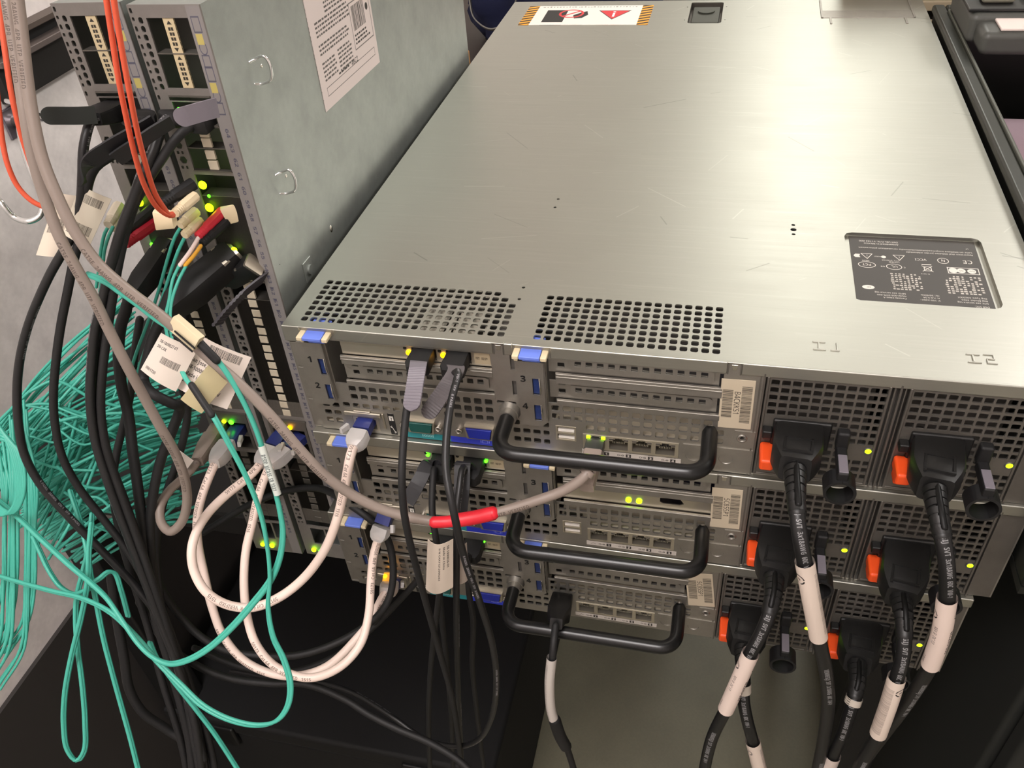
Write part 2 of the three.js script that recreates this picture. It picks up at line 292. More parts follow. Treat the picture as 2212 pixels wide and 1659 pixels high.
const nicLabel = printed(640, 48, (g, w, h) => {
  g.fillStyle = '#bdb6ae'; g.fillRect(0, 0, w, h); g.strokeStyle = '#3a3632'; g.lineWidth = 3;
  g.beginPath(); g.moveTo(30, 32); g.lineTo(48, 16); g.lineTo(66, 32); g.stroke();
  for (let i = 0; i < 4; i++) { const x = 84 + i * 143; g.beginPath(); g.arc(x + 12, 24, 7, 0, 7); g.moveTo(x + 20, 24); g.lineTo(x + 32, 24); g.arc(x + 40, 24, 7, 0, 7); g.stroke(); g.fillStyle = '#2b2825'; g.fillRect(x + 60, 8, 34, 32); g.fillStyle = '#e8e2da'; F(g, 28, 'sans-serif', 'bold'); g.fillText(String(i + 1), x + 69, 25); }
});
const wrenchLabel = printed(64, 256, (g, w, h) => {
  g.fillStyle = '#161616'; g.fillRect(0, 0, w, h); g.fillStyle = '#d8d4cc'; g.fillRect(10, 30, 44, 56);
  g.strokeStyle = '#161616'; g.lineWidth = 5; g.beginPath(); g.moveTo(20, 44); g.lineTo(32, 60); g.lineTo(44, 44); g.moveTo(32, 60); g.lineTo(32, 82); g.stroke();
  g.strokeStyle = '#d8d4cc'; g.lineWidth = 7; g.beginPath(); g.arc(20, 160, 9, 0.6, 5.4); g.moveTo(25, 168); g.lineTo(42, 212); g.stroke(); g.beginPath(); g.arc(45, 222, 9, -2.4, 2.4); g.stroke();
});
const serialLabel = printed(256, 48, (g, w, h) => { g.fillStyle = '#1d7f86'; g.fillRect(0, 0, w, h); g.fillStyle = '#9fd0d0'; F(g, 26, 'sans-serif', 'bold'); g.fillText('IOIOI', 88, 20); });
const vgaLabel = printed(256, 48, (g, w, h) => { g.fillStyle = '#2736b8'; g.fillRect(0, 0, w, h); g.strokeStyle = '#9aa4f0'; g.lineWidth = 3; g.strokeRect(160, 8, 26, 20); g.beginPath(); g.moveTo(152, 8); g.lineTo(152, 28); g.moveTo(194, 8); g.lineTo(194, 28); g.stroke(); });
const regulatory = printed(1024, 1024, (g, w, h) => {                       // read from the far end of the server
  g.fillStyle = '#3d3a36'; g.fillRect(0, 0, w, h); g.fillStyle = '#d6d1c8'; g.strokeStyle = '#d6d1c8'; const T = (s, x, y, px = 26, mw) => { F(g, px); g.fillText(s, x, y, mw); };
  T('Dell Inc.', 40, 40, 30);
  ['S/N: see service tag', 'Reg Model: E02S', 'Reg Type: E02S001'].forEach((s, i) => T(s, 40, 90 + i * 34));
  ['V: 100-240V~', 'A: 7.0-3.5A', 'Hz: 50/60Hz'].forEach((s, i) => T(s, 390, 90 + i * 34));
  ['Canada Class A', 'NOM-003-SCFI-000', 'MFG: see service tag'].forEach((s, i) => T(s, 640, 90 + i * 34));
  g.beginPath(); g.ellipse(920, 225, 48, 30, 0, 0, 7); g.fill(); g.fillStyle = '#3d3a36'; T('CC', 898, 226, 30); g.fillStyle = '#d6d1c8';
  g.fillStyle = '#b9b3aa'; for (let i = 0; i < 9; i++) { for (let j = 0; j < 9; j++) if (rnd() < 0.8) g.fillRect(40 + j * 32, 205 + i * 30, rr(14, 28), 18); for (let j = 0; j < 8; j++) if (rnd() < 0.8) g.fillRect(500 + j * 30, 215 + i * 28, rr(12, 26), 16); }
  g.fillStyle = '#d6d1c8'; T('N: 5015', 420, 470, 20);
  g.lineWidth = 7; g.strokeRect(36, 505, 236, 88); for (const x of [90, 170]) { g.beginPath(); g.arc(x, 549, 34, 0, 7); g.fill(); } g.beginPath(); g.ellipse(232, 549, 34, 40, 0, 0, 7); g.fill(); g.fillStyle = '#3d3a36'; T('TUV', 62, 550, 26); T('GS', 152, 550, 28);
  g.fillStyle = '#d6d1c8'; g.lineWidth = 6; g.strokeRect(400, 520, 54, 62); g.beginPath(); g.moveTo(388, 510); g.lineTo(470, 596); g.moveTo(470, 510); g.lineTo(388, 596); g.stroke(); g.fillRect(392, 610, 76, 12);
  g.beginPath(); g.ellipse(690, 555, 60, 42, 0, 0, 7); g.stroke(); T('UL', 660, 556, 44); T('c', 600, 548, 34); T('us', 762, 548, 34); T('LISTED', 640, 625, 28); T('I.T.E. E140184', 640, 652, 22);
  g.beginPath(); g.ellipse(905, 565, 68, 44, 0, 0, 7); g.stroke(); T('PCT', 868, 566, 44); T('ME06', 880, 628, 24);
  T('CE', 60, 690, 70); g.beginPath(); g.arc(290, 690, 42, 0, 7); g.stroke(); T('N', 272, 692, 48); T('VCCI', 420, 690, 44); for (const x of [590, 850]) { g.beginPath(); g.moveTo(x, 740); g.lineTo(x + 90, 740); g.lineTo(x + 45, 662); g.closePath(); g.stroke(); T('!', x + 38, 712, 40); }
  g.beginPath(); g.arc(760, 702, 20, 0, 7); g.fill(); T('N3651', 780, 705, 22, 60); g.fillRect(950, 676, 40, 14); g.fillRect(950, 716, 40, 14); g.beginPath(); g.arc(978, 702, 24, 0, 7); g.fill();
  T('Apparaten skal tilsluttes jordet stikkontakt', 40, 800, 28, 560); T('Laite on liitettava suojamaadoituskoskettimilla varustettuun pistorasiaan', 40, 838, 28, 940);
  T('LF', 60, 900, 24); T('Assembled in Mexico', 620, 910, 30); T('Dell LBL P/N: Y1743 A00', 620, 950, 30, 380);
});
const warning = printed(1024, 470, (g, w, h) => {
  g.fillStyle = '#f1ebe2'; g.fillRect(0, 0, w, h);
  for (const x0 of [0, 938]) { g.fillStyle = '#f0a62c'; g.fillRect(x0, 0, 86, h); g.fillStyle = '#2b2114'; for (let i = -1; i < 9; i++) { g.beginPath(); g.moveTo(x0, i * 62 + 40); g.lineTo(x0 + 86, i * 62); g.lineTo(x0 + 86, i * 62 + 28); g.lineTo(x0, i * 62 + 68); g.closePath(); g.fill(); } }
  g.fillStyle = '#9e9a92'; for (let i = 0; i < 30; i++) g.fillRect(130 + i * 26, h - 44, rr(8, 22), rr(10, 26));
  g.strokeStyle = '#1c1a18'; g.lineWidth = 8; g.fillStyle = '#d8353a'; g.beginPath(); g.moveTo(170, 340); g.lineTo(420, 340); g.lineTo(295, 130); g.closePath(); g.fill(); g.stroke(); g.fillStyle = '#fff'; g.fillRect(286, 190, 18, 90); g.beginPath(); g.arc(295, 308, 12, 0, 7); g.fill();
  g.fillStyle = '#1c1a18'; g.fillRect(680, 60, 170, 300);
  g.beginPath(); g.moveTo(500, 240); g.lineTo(540, 160); g.lineTo(600, 150); g.lineTo(620, 230); g.lineTo(560, 300); g.lineTo(520, 330); g.closePath(); g.fill();
  g.strokeStyle = '#d8353a'; g.lineWidth = 20; g.beginPath(); g.arc(640, 270, 92, 0, 7); g.moveTo(575, 335); g.lineTo(705, 205); g.stroke();
});
const cardText = printed(256, 64, (g, w, h) => { g.fillStyle = '#b9aa8e'; g.fillRect(0, 0, w, h); g.fillStyle = '#3b342a'; F(g, 22, 'sans-serif', 'bold'); g.fillText('PORT1', 20, 32); g.fillText('10GB SFP+', 110, 32); }, { metalness: 0.3 });
const font = await new FontLoader().loadAsync('fonts/droid/droid_sans_bold.typeface.json');
const letters = (s, size, depth = 0.0003) => clean(new TextGeometry(s, { font, size, depth, curveSegments: 3 }));

// ---- servers -----------------------------------------------------------------------------------------------
const { mb, plate, disc } = layout(86.4);
const H86 = 86.4;
const srvGeo = (() => {
  const G = {}, row = (x, y, n, w, h, p, r = 0.9) => Array.from({ length: n }, (_, k) => [x + p * k, y, w, h, r]);
  // top cover with its two grids of square holes, the label recess, the latch recess and small holes
  const LH = [];
  for (let r = 0; r < 8; r++) { const n = r === 7 ? 20 : r === 6 ? 21 : 22; for (let k = 0; k < n; k++) LH.push([9.8 + 6.02 * k, 6.2 + 5.86 * r, 4.3, 4.2, 1.1]); for (let k = 0; k < 18; k++) LH.push([158.1 + 6.02 * k, 6.2 + 5.86 * r, 4.3, 4.2, 1.1]); }
  LH.push([338, 68.5, 82, 78.5, 5], [205.5, 567.5, 35, 71, 3]);
  for (const [x, d, r] of [[141.3, 174.7, 1.1], [141.3, 162.2, 1.1], [306.2, 153.1, 1.3], [306.2, 146.9, 2], [306.2, 140.9, 1.3], [141, 58.2, 1.1], [141.2, 45.3, 1.1], [202, 622, 0.9], [244, 622, 0.9], [202, 578, 0.9], [244, 578, 0.9]]) LH.push({ c: [x, -d, r] });
  const top = layout(0).plate([0, -646, 445, -1], LH.map((h) => h.c ? h : [h[0], -h[1] - h[3], h[2], h[3], h[4]]), 1, 0);
  G.lid = boxUV(top.rotateX(-Math.PI / 2).translate(0, H86 * M, 0));
  const lip = [[-0.6, 11.6, 12], [34, 135, 8.3], [141.6, 147.2, 8.3], [169.3, 269.5, 8.3], [277, 445.4, 8.3]].map(([a, b, y]) => mb(a, 0, b, y, -1.6, 0.6, 0.75));
  lip.push(mb(11, 0, 35, 1.1, -1.6, 0.5, 0.5), mb(134, 0, 142, 0.9, -1.6, 0.5, 0.4), mb(147, 0, 170, 1.1, -1.6, 0.5, 0.5), mb(269, 0, 278, 0.9, -1.6, 0.5, 0.4));
  G.lip = boxUV(merge(...lip));
  G.body = boxUV(merge(mb(0, 1, 1, 86.4, -646, -2.2), mb(444, 1, 445, 86.4, -646, -1.2), mb(1, 85.4, 444, 86.4, -646, -1.2), mb(1, 1, 444, 85.4, -646, -645), mb(0.2, 12.5, 8, 86, -3, -2), mb(1, 14, 7.4, 33, -2, -1.2, 0.4), mb(1.5, 34.5, 7.6, 60, -2, -1.4, 0.3), mb(1.5, 62, 7.6, 84, -2, -1.6, 0.3)));
  G.inside = merge(mb(9, 2, 290, 85, -61, -60), mb(9, 2, 9.6, 85, -60, -6), mb(290, 2, 290.6, 85, -60, -1.2), mb(134, 3, 147, 60, -59, -2));
  G.shelf = boxUV(merge(mb(168, 65.2, 186, 66, -24, -1.2), mb(186, 64.9, 275, 66, -24, -1.2), mb(10, 80.2, 25, 81, -16, -1.2), mb(35, 66.5, 70, 67.2, -12, -1.2)));
  // rear panel
  const vents = [...row(34.6, 45.3, 14, 4.9, 4.8, 7.02), ...row(34.6, 52.2, 14, 4.9, 4.6, 7.02), ...row(27.4, 60.2, 6, 4.9, 3.9, 7.02), ...row(97.6, 59.4, 5, 4.9, 4.1, 7.02), ...row(12.7, 61.6, 2, 4.9, 3.7, 6.9), ...row(12.7, 68.5, 2, 4.9, 4, 6.9), ...row(12.5, 75.2, 2, 4.9, 4.4, 6.9),
    ...row(168.2, 44.9, 14, 5, 4.9, 7.03), ...row(168.2, 51.6, 15, 5, 4.7, 7.03), ...row(189.3, 58.6, 12, 5, 4.4, 7.03), [133.8, 45.2, 5, 2.3, 0.8], [141.2, 45.2, 5, 2.3, 0.8],
    ...[60, 67, 74.6].flatMap((y) => [[142.8, y, 4.5, 4, 0.8], [149.1, y, 4.7, 4, 0.8], [155.6, y, 4.7, 4, 0.8], [162.2, y, 3.9, 4, 0.8]])];
  G.panel = plate([8, 1.2, 290.5, 86], [...vents, [144.8, 8.6, 2.6, 11, 0.3], [144.8, 28.2, 2.6, 11.6, 0.3], [170.2, 61.5, 12.8, 12.2], [187.3, 66.1, 59, 12.2], [32, 72.3, 18, 11.6], { c: [282.2, 56.1, 1.4] },
    { p: [[26.2, 9], [26.2, 44], [34.4, 44], [34.4, 40.4], [133, 40.4], [133, 27], [34.4, 27], [34.4, 20.6], [133, 20.6], [133, 9]] },
    { p: [[166.6, 8.9], [166.6, 43.4], [171.8, 43.4], [171.8, 40], [268, 40], [268, 27], [171.8, 27], [171.8, 19.4], [268, 19.4], [268, 8.9]] }], 1.2, 0);
  G.divider = boxUV(merge(mb(34.5, 20.7, 133.2, 26.9, -0.2, 0.5, 0.5), mb(34.5, 22.4, 133.2, 23.4, 0.4, 1, 0.3), mb(172, 19.5, 268.2, 26.9, -0.2, 0.5, 0.5), mb(172, 21.2, 268.2, 22.2, 0.4, 1, 0.3), mb(172, 40.1, 268.2, 44.3, -0.2, 0.5, 0.5), mb(34.5, 40.5, 133.2, 44.6, -0.2, 0.5, 0.5)));
  G.column = [8.2, 149.2].map((x) => boxUV(plate([[x, 10], [x + 25 - (x > 99 ? 8 : 8), 10], [x + 17, 57], [x + 13, 61], [x, 61]], [[x + (x > 99 ? 9 : 11.6), 22.4, 4.2, 13, 0.3], [x + (x > 99 ? 9 : 11.6), 43.4, 4.2, 13, 0.3]], 1, 3)));
  G.columnSide = [8.2, 149.2].map((x) => boxUV(merge(mb(x + 16.2, 10, x + 17.2, 57, -24, 3), mb(x, 10, x + 1, 61, 0, 2.5))));
  G.window = [8.2, 149.2].map((x) => merge(mb(x + (x > 99 ? 9 : 11.6), 22.4, x + (x > 99 ? 13.2 : 15.8), 35.4, 0.4, 1.6, 0.3), mb(x + (x > 99 ? 9 : 11.6), 43.4, x + (x > 99 ? 13.2 : 15.8), 56.4, 0.4, 1.6, 0.3)));
  G.spring = [8.2, 149.2].map((x) => merge(...[22.4, 43.4].map((y) => tube([V((x + (x > 99 ? 13.3 : 15.9)) * M, (H86 - y) * M, 0.003), V((x + (x > 99 ? 13.9 : 16.5)) * M, (H86 - y - 6) * M, 0.0045), V((x + (x > 99 ? 13.4 : 16)) * M, (H86 - y - 12) * M, 0.003)], 0.0004, 10, 5))));
  G.latch = [12.4, 148.6].map((x) => merge(mb(x + 3.6, 2.6, x + 16, 5, -12, 8, 0.6), mb(x + 4.2, 4.6, x + 15.4, 10, 0, 3, 0.6)));
  G.latchClip = [12.4, 148.6].map((x) => merge(mb(x - 0.6, 2.8, x + 3.4, 5.6, -1, 7.6, 0.7), mb(x + 16.2, 2.8, x + 20, 5.6, -1, 7.6, 0.7), mb(x - 0.4, 4, x + 2, 9.5, 0, 4, 0.5)));
  const blankHoles = (x) => [[x, 29.2, 4.2, 1.2, 0.2], [x, 33.2, 4.2, 3.4, 0.4], ...row(x + 10.4, 30.4, 12, 3.9, 3.8, 6.57, 0.4)];
  const sh = (list, dy) => list.map((h) => [h[0], h[1] + dy, ...h.slice(2)]);
  G.blank = (x, dy) => boxUV(merge(plate([x - 5.4, 27.1 + dy, x + 93, 40.3 + dy], sh(blankHoles(x), dy), 0.8, -2.2), plate([[x + 8, 28.8 + dy], [x + 88, 28.8 + dy], [x + 90, 30.2 + dy], [x + 90, 36.6 + dy], [x + 88.6, 37.8 + dy], [x + 9.4, 37.8 + dy], [x + 7.6, 36.2 + dy], [x + 7.6, 29.6 + dy]], sh(blankHoles(x).slice(2), dy), 0.8, -0.9)));
  G.blank2 = G.blank(39.8, 0); G.blank3 = G.blank(172.9, -20.5); G.blank4 = G.blank(172.9, -0.4);
  G.card1 = boxUV(plate([35.6, 9.6, 132.8, 20.2], [[82.6, 9.9, 15.6, 9.4, 0.4], [104.6, 9.9, 15.6, 9.4, 0.4]], 0.8, -2));
  G.cage = boxUV(merge(...[82.4, 104.4].flatMap((x) => [mb(x, 9.7, x + 0.4, 19.5, -46, -2), mb(x + 15.6, 9.7, x + 16, 19.5, -46, -2), mb(x, 9.4, x + 16, 9.8, -46, -2), mb(x + 18.4, 10.5, x + 20.2, 18.5, -42, -2.4, 0.3)])));
  G.card4 = boxUV(plate([167.5, 27.4, 267.6, 39.6], [{ p: [[235, 30], [235, 33.6], [237, 35], [248, 35], [250.4, 33.4], [247.6, 29]] }], 0.8, -2.2));
  G.ovals = merge(...[78.4, 100.6].map((x) => disc(x, 11.4, 1.1, -2, -1.5, 12)));
  G.idrac = boxUV(merge(plate([32, 72.3, 50, 83.9], [[34, 74, 14, 8.6, 0.3]], 8, -0.2), mb(27, 67.2, 53, 70.6, 0, 1.6, 0.8), mb(34, 66, 46, 67.6, 0, 1.4, 0.6), mb(53.6, 67, 55, 80, 0, 1, 0.3)));
  const dsub = (x, y, w, h) => plate([[x, y], [x + w, y], [x + w - 1.6, y + h], [x + 1.6, y + h]], [], 3.4, 3.2, 0.3);
  G.dshell = merge(...[[70.6, 69.3], [110.4, 69.3]].map(([x, y]) => plate([[x, y - 0.8], [x + 19.6, y - 0.8], [x + 18.6, y + 9.6], [x + 1, y + 9.6]], [{ p: [[x + 1, y], [x + 2.4, y + 8.6], [x + 17.2, y + 8.6], [x + 18.6, y]] }], 3, 2.6)));
  G.serial = dsub(72.2, 69.9, 16.4, 7.4); G.vga = dsub(112, 69.9, 16.4, 7.4);
  G.hexes = merge(...[[68.2, 73.6], [92.6, 73.6], [106.6, 73.6], [132.6, 73.6]].map(([x, y]) => { const g = new THREE.LatheGeometry([[1.1, 0.4], [1.1, 3], [2.2, 3], [2.4, 2.4], [2.4, 0]].map(([r, a]) => new THREE.Vector2(r * M, a * M)), 6); return clean(g.rotateX(Math.PI / 2).translate(x * M, (H86 - y) * M, 0)); }));
  G.usb = boxUV(plate([170.2, 61.5, 183, 73.7], [[171.2, 62.3, 10.9, 4.6], [171.2, 68.3, 10.9, 4.6]], 9, 0.2));
  G.usbTongue = merge(mb(171.6, 64.9, 181.8, 66.6, -8, -0.4), mb(171.6, 71, 181.8, 72.6, -8, -0.8));
  const port = (x) => ({ p: [[x + 1, 69.6], [x + 1, 76.6], [x + 12.6, 76.6], [x + 12.6, 69.6], [x + 10.4, 69.6], [x + 10.4, 68.2], [x + 9, 68.2], [x + 9, 67.2], [x + 4.6, 67.2], [x + 4.6, 68.2], [x + 3.2, 68.2], [x + 3.2, 69.6]] });
  G.nic = boxUV(plate([187.4, 66.2, 246.2, 78.2], [0, 1, 2, 3].map((i) => port(188.4 + i * 14.3)), 9, 0.4));
  G.nicWindow = merge(...[0, 1, 2, 3].flatMap((i) => [mb(189.4 + i * 14.3, 67.4, 192 + i * 14.3, 68.8, 0.3, 0.7), mb(198.6 + i * 14.3, 67.4, 201.2 + i * 14.3, 68.8, 0.3, 0.7)]));
  G.pins = merge(...[0, 1, 2, 3].flatMap((i) => Array.from({ length: 8 }, (_, k) => mb(191.4 + i * 14.3 + k * 1.02, 71.4, 191.8 + i * 14.3 + k * 1.02, 73, -6, -1.5))));
  G.idPlate = boxUV(plate([248.6, 65.6, 289.6, 85], [{ c: [255.2, 73.9, 5, 20] }, { c: [274.5, 74.4, 4.3, 20] }, { c: [266.8, 69.8, 1.2, 10] }], 0.8, 0.6));
  const well = (x, y, r0, r1, z0, z1) => { const g = new THREE.CylinderGeometry(r0 * M, r1 * M, (z0 - z1) * M, 24, 1, true); return clean(g.rotateX(Math.PI / 2).translate(x * M, (H86 - y) * M, (z0 + z1) / 2 * M)); };
  G.blueWell = merge(well(255.2, 73.9, 5.05, 4.6, -0.4, -3)); G.wellEnd = merge(disc(255.2, 73.9, 4.7, -3.2, -2.9)); G.cone = boxUV(well(274.5, 74.4, 4.4, 2.6, 0.5, -2)); G.blueRing = merge(well(274.5, 74.4, 2.6, 2.4, -2, -4.5)); G.idButton = merge(disc(274.5, 74.4, 1.25, -4.5, -0.9, 14, 1.1));
  G.screwPlate = boxUV(merge(plate([277.6, 50.6, 289.2, 63.4], [{ c: [282.2, 56.1, 1.3] }], 0.8, 0.5), clean(new THREE.TorusGeometry(0.0024, 0.0007, 8, 20).translate(282.2 * M, (H86 - 56.1) * M, 0.0006))));
  G.clip = boxUV(merge(mb(135.4, 1.2, 141.4, 8.2, -1.4, -0.8), mb(269.8, 1.2, 276.8, 8.2, -1.4, -0.8), mb(135.1, 1, 135.8, 8.4, -1, 0.5), mb(141, 1, 141.7, 8.4, -1, 0.5), mb(269.4, 1, 270.2, 8.4, -1, 0.5), mb(276.4, 1, 277.1, 8.4, -1, 0.5)));
  G.clipTab = merge(...[138.4, 273.3].map((x) => boxUV(plate([[x - 1.5, 2], [x + 1.5, 2], [x + 1.1, 5.4], [x - 1.1, 5.4]], [], 0.8, -0.1, 0.2))));
  // bent black bar in front of the connectors
  const bend = [], P = (x, y, z) => V(x * M, (H86 - y) * M, z * M), r = 12, ZB = 37;
  bend.push(P(141.6, 53, 0), P(141.6, 53, ZB - r));
  for (let i = 1; i < 8; i++) { const a = i / 8 * Math.PI / 2; bend.push(P(141.6 + r - r * Math.cos(a), 53, ZB - r + r * Math.sin(a))); }
  bend.push(P(141.6 + r, 53, ZB), P(170, 52.8, ZB), P(202, 52.5, ZB), P(235, 52.2, ZB), P(263.6 - r, 52, ZB));
  for (let i = 1; i < 8; i++) { const a = i / 8 * Math.PI / 2; bend.push(P(263.6 - r + r * Math.sin(a), 52, ZB - r + r * Math.cos(a))); }
  bend.push(P(263.6, 52, ZB - r), P(263.6, 52, 3));
  G.handle = tube(bend, 0.0047, 120, 16);
  G.boss = merge(disc(141.6, 53, 7.2, 0, 4, 24, 6.2), disc(141.6, 53, 5.6, 4, 8, 20));
  G.bossScrew = disc(263.4, 50.2, 2.4, 0, 3, 12, 1.6);
  G.dividers = boxUV(merge(mb(287.6, 6, 288.4, 86, -3, 0.4), mb(289.4, 6, 290.2, 86, -3, 0.8), mb(356.8, 6, 357.6, 86, -3, 0.2), mb(359.6, 6, 360.6, 86, -3, 0.8), mb(362.2, 6, 362.8, 86, -3, 0.2), mb(429.6, 6, 430.4, 86, -3, 0.6), mb(431, 8, 444, 86, -2, -1)));
  G.psuBack = merge(mb(290.6, 7, 356.8, 86, -40, -38), mb(363, 7, 430, 86, -40, -38), mb(356.7, 7, 362.9, 86, -6, -4));
  // power supply face: square mesh, socket, lamp
  const PH = [];
  for (let rI = 0; rI < 13; rI++) for (let k = 0; k < 11; k++) { const x = 2.4 + 5.72 * k, y = 2.2 + 5.5 * rI; if (x > 4 && x < 40 && y > 27 && y < 52 && !(x > 34)) continue; if (x < 12 && y > 27) continue; if (x > 47 && y > 43 && y < 52) continue; if (y > 70) continue; PH.push([x, y, 4.5, 3.9, 0.6]); }
  G.psu = boxUV(merge(plate([291.3, 7.6, 355.4, 84], PH.map(([x, y, w, h, q]) => [x + 291.3, y + 7.6, w, h, q]), 1, 0), mb(291.3, 7.6, 292.6, 84, -1, 1, 0.4), mb(354, 7.6, 355.4, 84, -1, 0.8, 0.4), mb(292.6, 82.4, 354, 84, -1, 0.8, 0.4)));
  G.socket = merge(mb(298, 37.4, 330, 58.5, -0.5, 2.4, 1.2), mb(292.8, 44, 298, 49.5, 0, 6, 0.8));
  G.release = merge(mb(292.6, 56.4, 300.6, 64.6, 0, 17, 1.8), mb(294, 63.6, 300.2, 72, 0, 9, 1.2));
  G.lampRing = clean(new THREE.TorusGeometry(0.0021, 0.0005, 8, 20).translate(352 * M, (H86 - 56.3) * M, 0.0002));
  G.lamp = clean(new THREE.SphereGeometry(0.0018, 14, 8, 0, 7, 0, Math.PI / 2).rotateX(Math.PI / 2).scale(1, 1, 0.5).translate(352 * M, (H86 - 56.3) * M, 0.0002));
  // hook-and-loop strap on the supply: flat stem, then a hanging loop
  const sp = (x, y, z) => P(x, y, z), loop = [];
  for (let i = 0; i <= 20; i++) { const a = Math.PI * (0.5 + 2 * i / 20); loop.push(sp(336.4 + 7.6 * Math.cos(a) * 1.05, 56 + (i > 0 && i < 20 ? 11 : 10.6) * (1 - Math.sin(a)) / 1.35, 23)); }
  G.strap = merge(mb(333, 40, 340, 53, 0, 6, 1.5), mb(333.4, 50, 339.4, 56.5, 4, 27, 1.2), ribbon(loop, 0.011, 0.0016, V(0, 0, 1), { n: 50 }));
  G.strapLitTop = mb(334, 49.6, 339, 51, 12, 26, 0.4);  // grey top puts the light falling on the black strap into colour
  return G;
})();
function makeServer(name, label, pos, turn, o) {
  const G = srvGeo, t = thing(name, label, 'server', pos); t.rotation.y = turn;
  part(t, 'chassis', G.body, mat.zinc);
  const lid = part(t, 'lid', G.lid, mat.lid);
  part(t, 'lid_lip', G.lip, mat.lid);
  part(t, 'inner_wall', G.inside, mat.inner); part(t, 'inner_shelf', G.shelf, mat.cream);
  part(t, 'rear_panel', G.panel, mat.zinc); part(t, 'slot_divider', G.divider, mat.zinc);
  for (const i of [0, 1]) {
    const c = part(t, 'riser_bracket', G.column[i], mat.zinc);
    part(c, 'bracket_side', G.columnSide[i], mat.zinc); part(c, 'blue_window', G.window[i], mat.blueDark); part(c, 'spring_clip', G.spring[i], mat.steel);
    part(c, 'latch', G.latch[i], mat.blue, 'blue riser latch'); part(c, 'latch_clip', G.latchClip[i], mat.beige);
    for (const k of [0, 1]) part(c, 'slot_number', letters(String(1 + 2 * i + k), 0.0046).translate((13 + 138 * i) * M, (H86 - 25.4 - 21.6 * k) * M, 0.003), mat.black);
  }
  part(t, 'slot_blank', G.blank2, mat.zinc); part(t, 'slot_blank', G.blank3, mat.zinc);
  if (o.card4) {
    const c = part(t, 'adapter_card', G.card4, mat.nickel, 'brass toned adapter bracket with a dark connector');
    for (const x of [214.7, 221.6]) part(c, 'status_led', clean(new THREE.TorusGeometry(0.0014, 0.0005, 8, 16).translate(x * M, (H86 - 35.4) * M, -0.0017)), mat.lime);
  } else part(t, 'slot_blank', G.blank4, mat.zinc);
  const c1 = part(t, 'network_card', G.card1, mat.nickel, 'brass toned network card bracket'); part(c1, 'cage', G.cage, mat.steel); part(c1, 'led_oval', G.ovals, mat.black);
  part(c1, 'card_print', mb(122.2, 10.6, 132, 18.8, -2, -1.9), cardText);
  for (const [x, y, r, m] of o.leds) part(c1, 'status_led', clean(new THREE.SphereGeometry(r * M, 12, 8).scale(1, 1, 0.5).translate(x * M, (H86 - y) * M, -0.0015)), m);
  part(t, 'management_port', G.idrac, mat.nickel);
  const wl = part(t, 'wrench_label', mb(57.6, 66.4, 62, 85.2, 0, 0.25), wrenchLabel);
  const ds = part(t, 'connector_shell', G.dshell, mat.nickel); part(ds, 'serial_port', G.serial, mat.teal, 'dark green serial port'); part(ds, 'video_port', G.vga, mat.vga, 'blue video port'); part(ds, 'hex_screw', G.hexes, mat.steel);
  part(t, 'serial_label', mb(69, 80.8, 99.4, 85.8, 0, 0.25), serialLabel); part(t, 'video_label', mb(99.4, 80.8, 134, 85.8, 0, 0.25), vgaLabel);
  const us = part(t, 'usb_port', G.usb, mat.nickel); part(us, 'tongue', G.usbTongue, mat.white);
  const ni = part(t, 'network_ports', G.nic, mat.nickel); part(ni, 'led_window', G.nicWindow, mat.zincDark); part(ni, 'contact', G.pins, mat.steel);
  for (const x of o.nicLeds) part(ni, 'link_led', mb(x, 67.3, x + 2.4, 68.9, 0.4, 1), mat.lime);
  part(t, 'port_label', mb(186.6, 79.4, 248, 83.4, 0, 0.25), nicLabel);
  const ip = part(t, 'id_plate', G.idPlate, mat.zinc); part(ip, 'blue_well', G.blueWell, mat.blueGlow, 'blue lit hole'); part(ip, 'well_end', G.wellEnd, mat.dark); part(ip, 'button_cone', G.cone, mat.zinc); part(ip, 'blue_ring', G.blueRing, mat.blueGlow); part(ip, 'id_button', G.idButton, mat.white);
  part(t, 'screw_plate', G.screwPlate, mat.zinc);
  const st = part(t, 'service_tag', new RoundedBoxGeometry(0.0186, 0.0370, 0.0003, 2, 0.0014).translate(0, 0, 0), o.tag); st.position.set(276.6 * M, (H86 - 30.2) * M, 0.0003); st.rotation.z = o.tilt; st.geometry = faceUV(st.geometry);
  const cl = part(t, 'lid_catch', G.clip, mat.zincDark); part(cl, 'catch_tab', G.clipTab, mat.steel);
  const hd = part(t, 'handle_bar', G.handle, mat.satin, 'black bent handle bar'); part(hd, 'handle_boss', G.boss, mat.zinc); part(hd, 'handle_screw', G.bossScrew, mat.steel);
  part(t, 'supply_divider', G.dividers, mat.zincDark); part(t, 'supply_interior', G.psuBack, mat.inner);
  for (const i of [0, 1]) {
    const p = part(t, 'power_supply', G.psu, mat.zincDark); p.position.x = 73.2 * M * i;
    part(p, 'socket', G.socket, mat.black); part(p, 'release_latch', G.release, mat.orange, 'orange release latch'); part(p, 'lamp_ring', G.lampRing, mat.zincDark); part(p, 'power_lamp', G.lamp, mat.lime, 'lit green power lamp'); part(p, 'cord_strap', G.strap, mat.rubber, 'black hook and loop strap'); part(p, 'strap_lit_top', G.strapLitTop, mat.tabGray);
  }
  return { t, lid };
}
function faceUV(g) { const p = g.attributes.position; g.computeBoundingBox(); const b = g.boundingBox, uv = new Float32Array(p.count * 2); for (let i = 0; i < p.count; i++) { uv[2 * i] = (p.getX(i) - b.min.x) / (b.max.x - b.min.x); uv[2 * i + 1] = (p.getY(i) - b.min.y) / (b.max.y - b.min.y); } g.setAttribute('uv', new THREE.BufferAttribute(uv, 2)); return g; }
const yS = [TOP - 0.0864, TOP - 0.0868 - 0.0864 + 0.0002, TABLE + 0.0006];
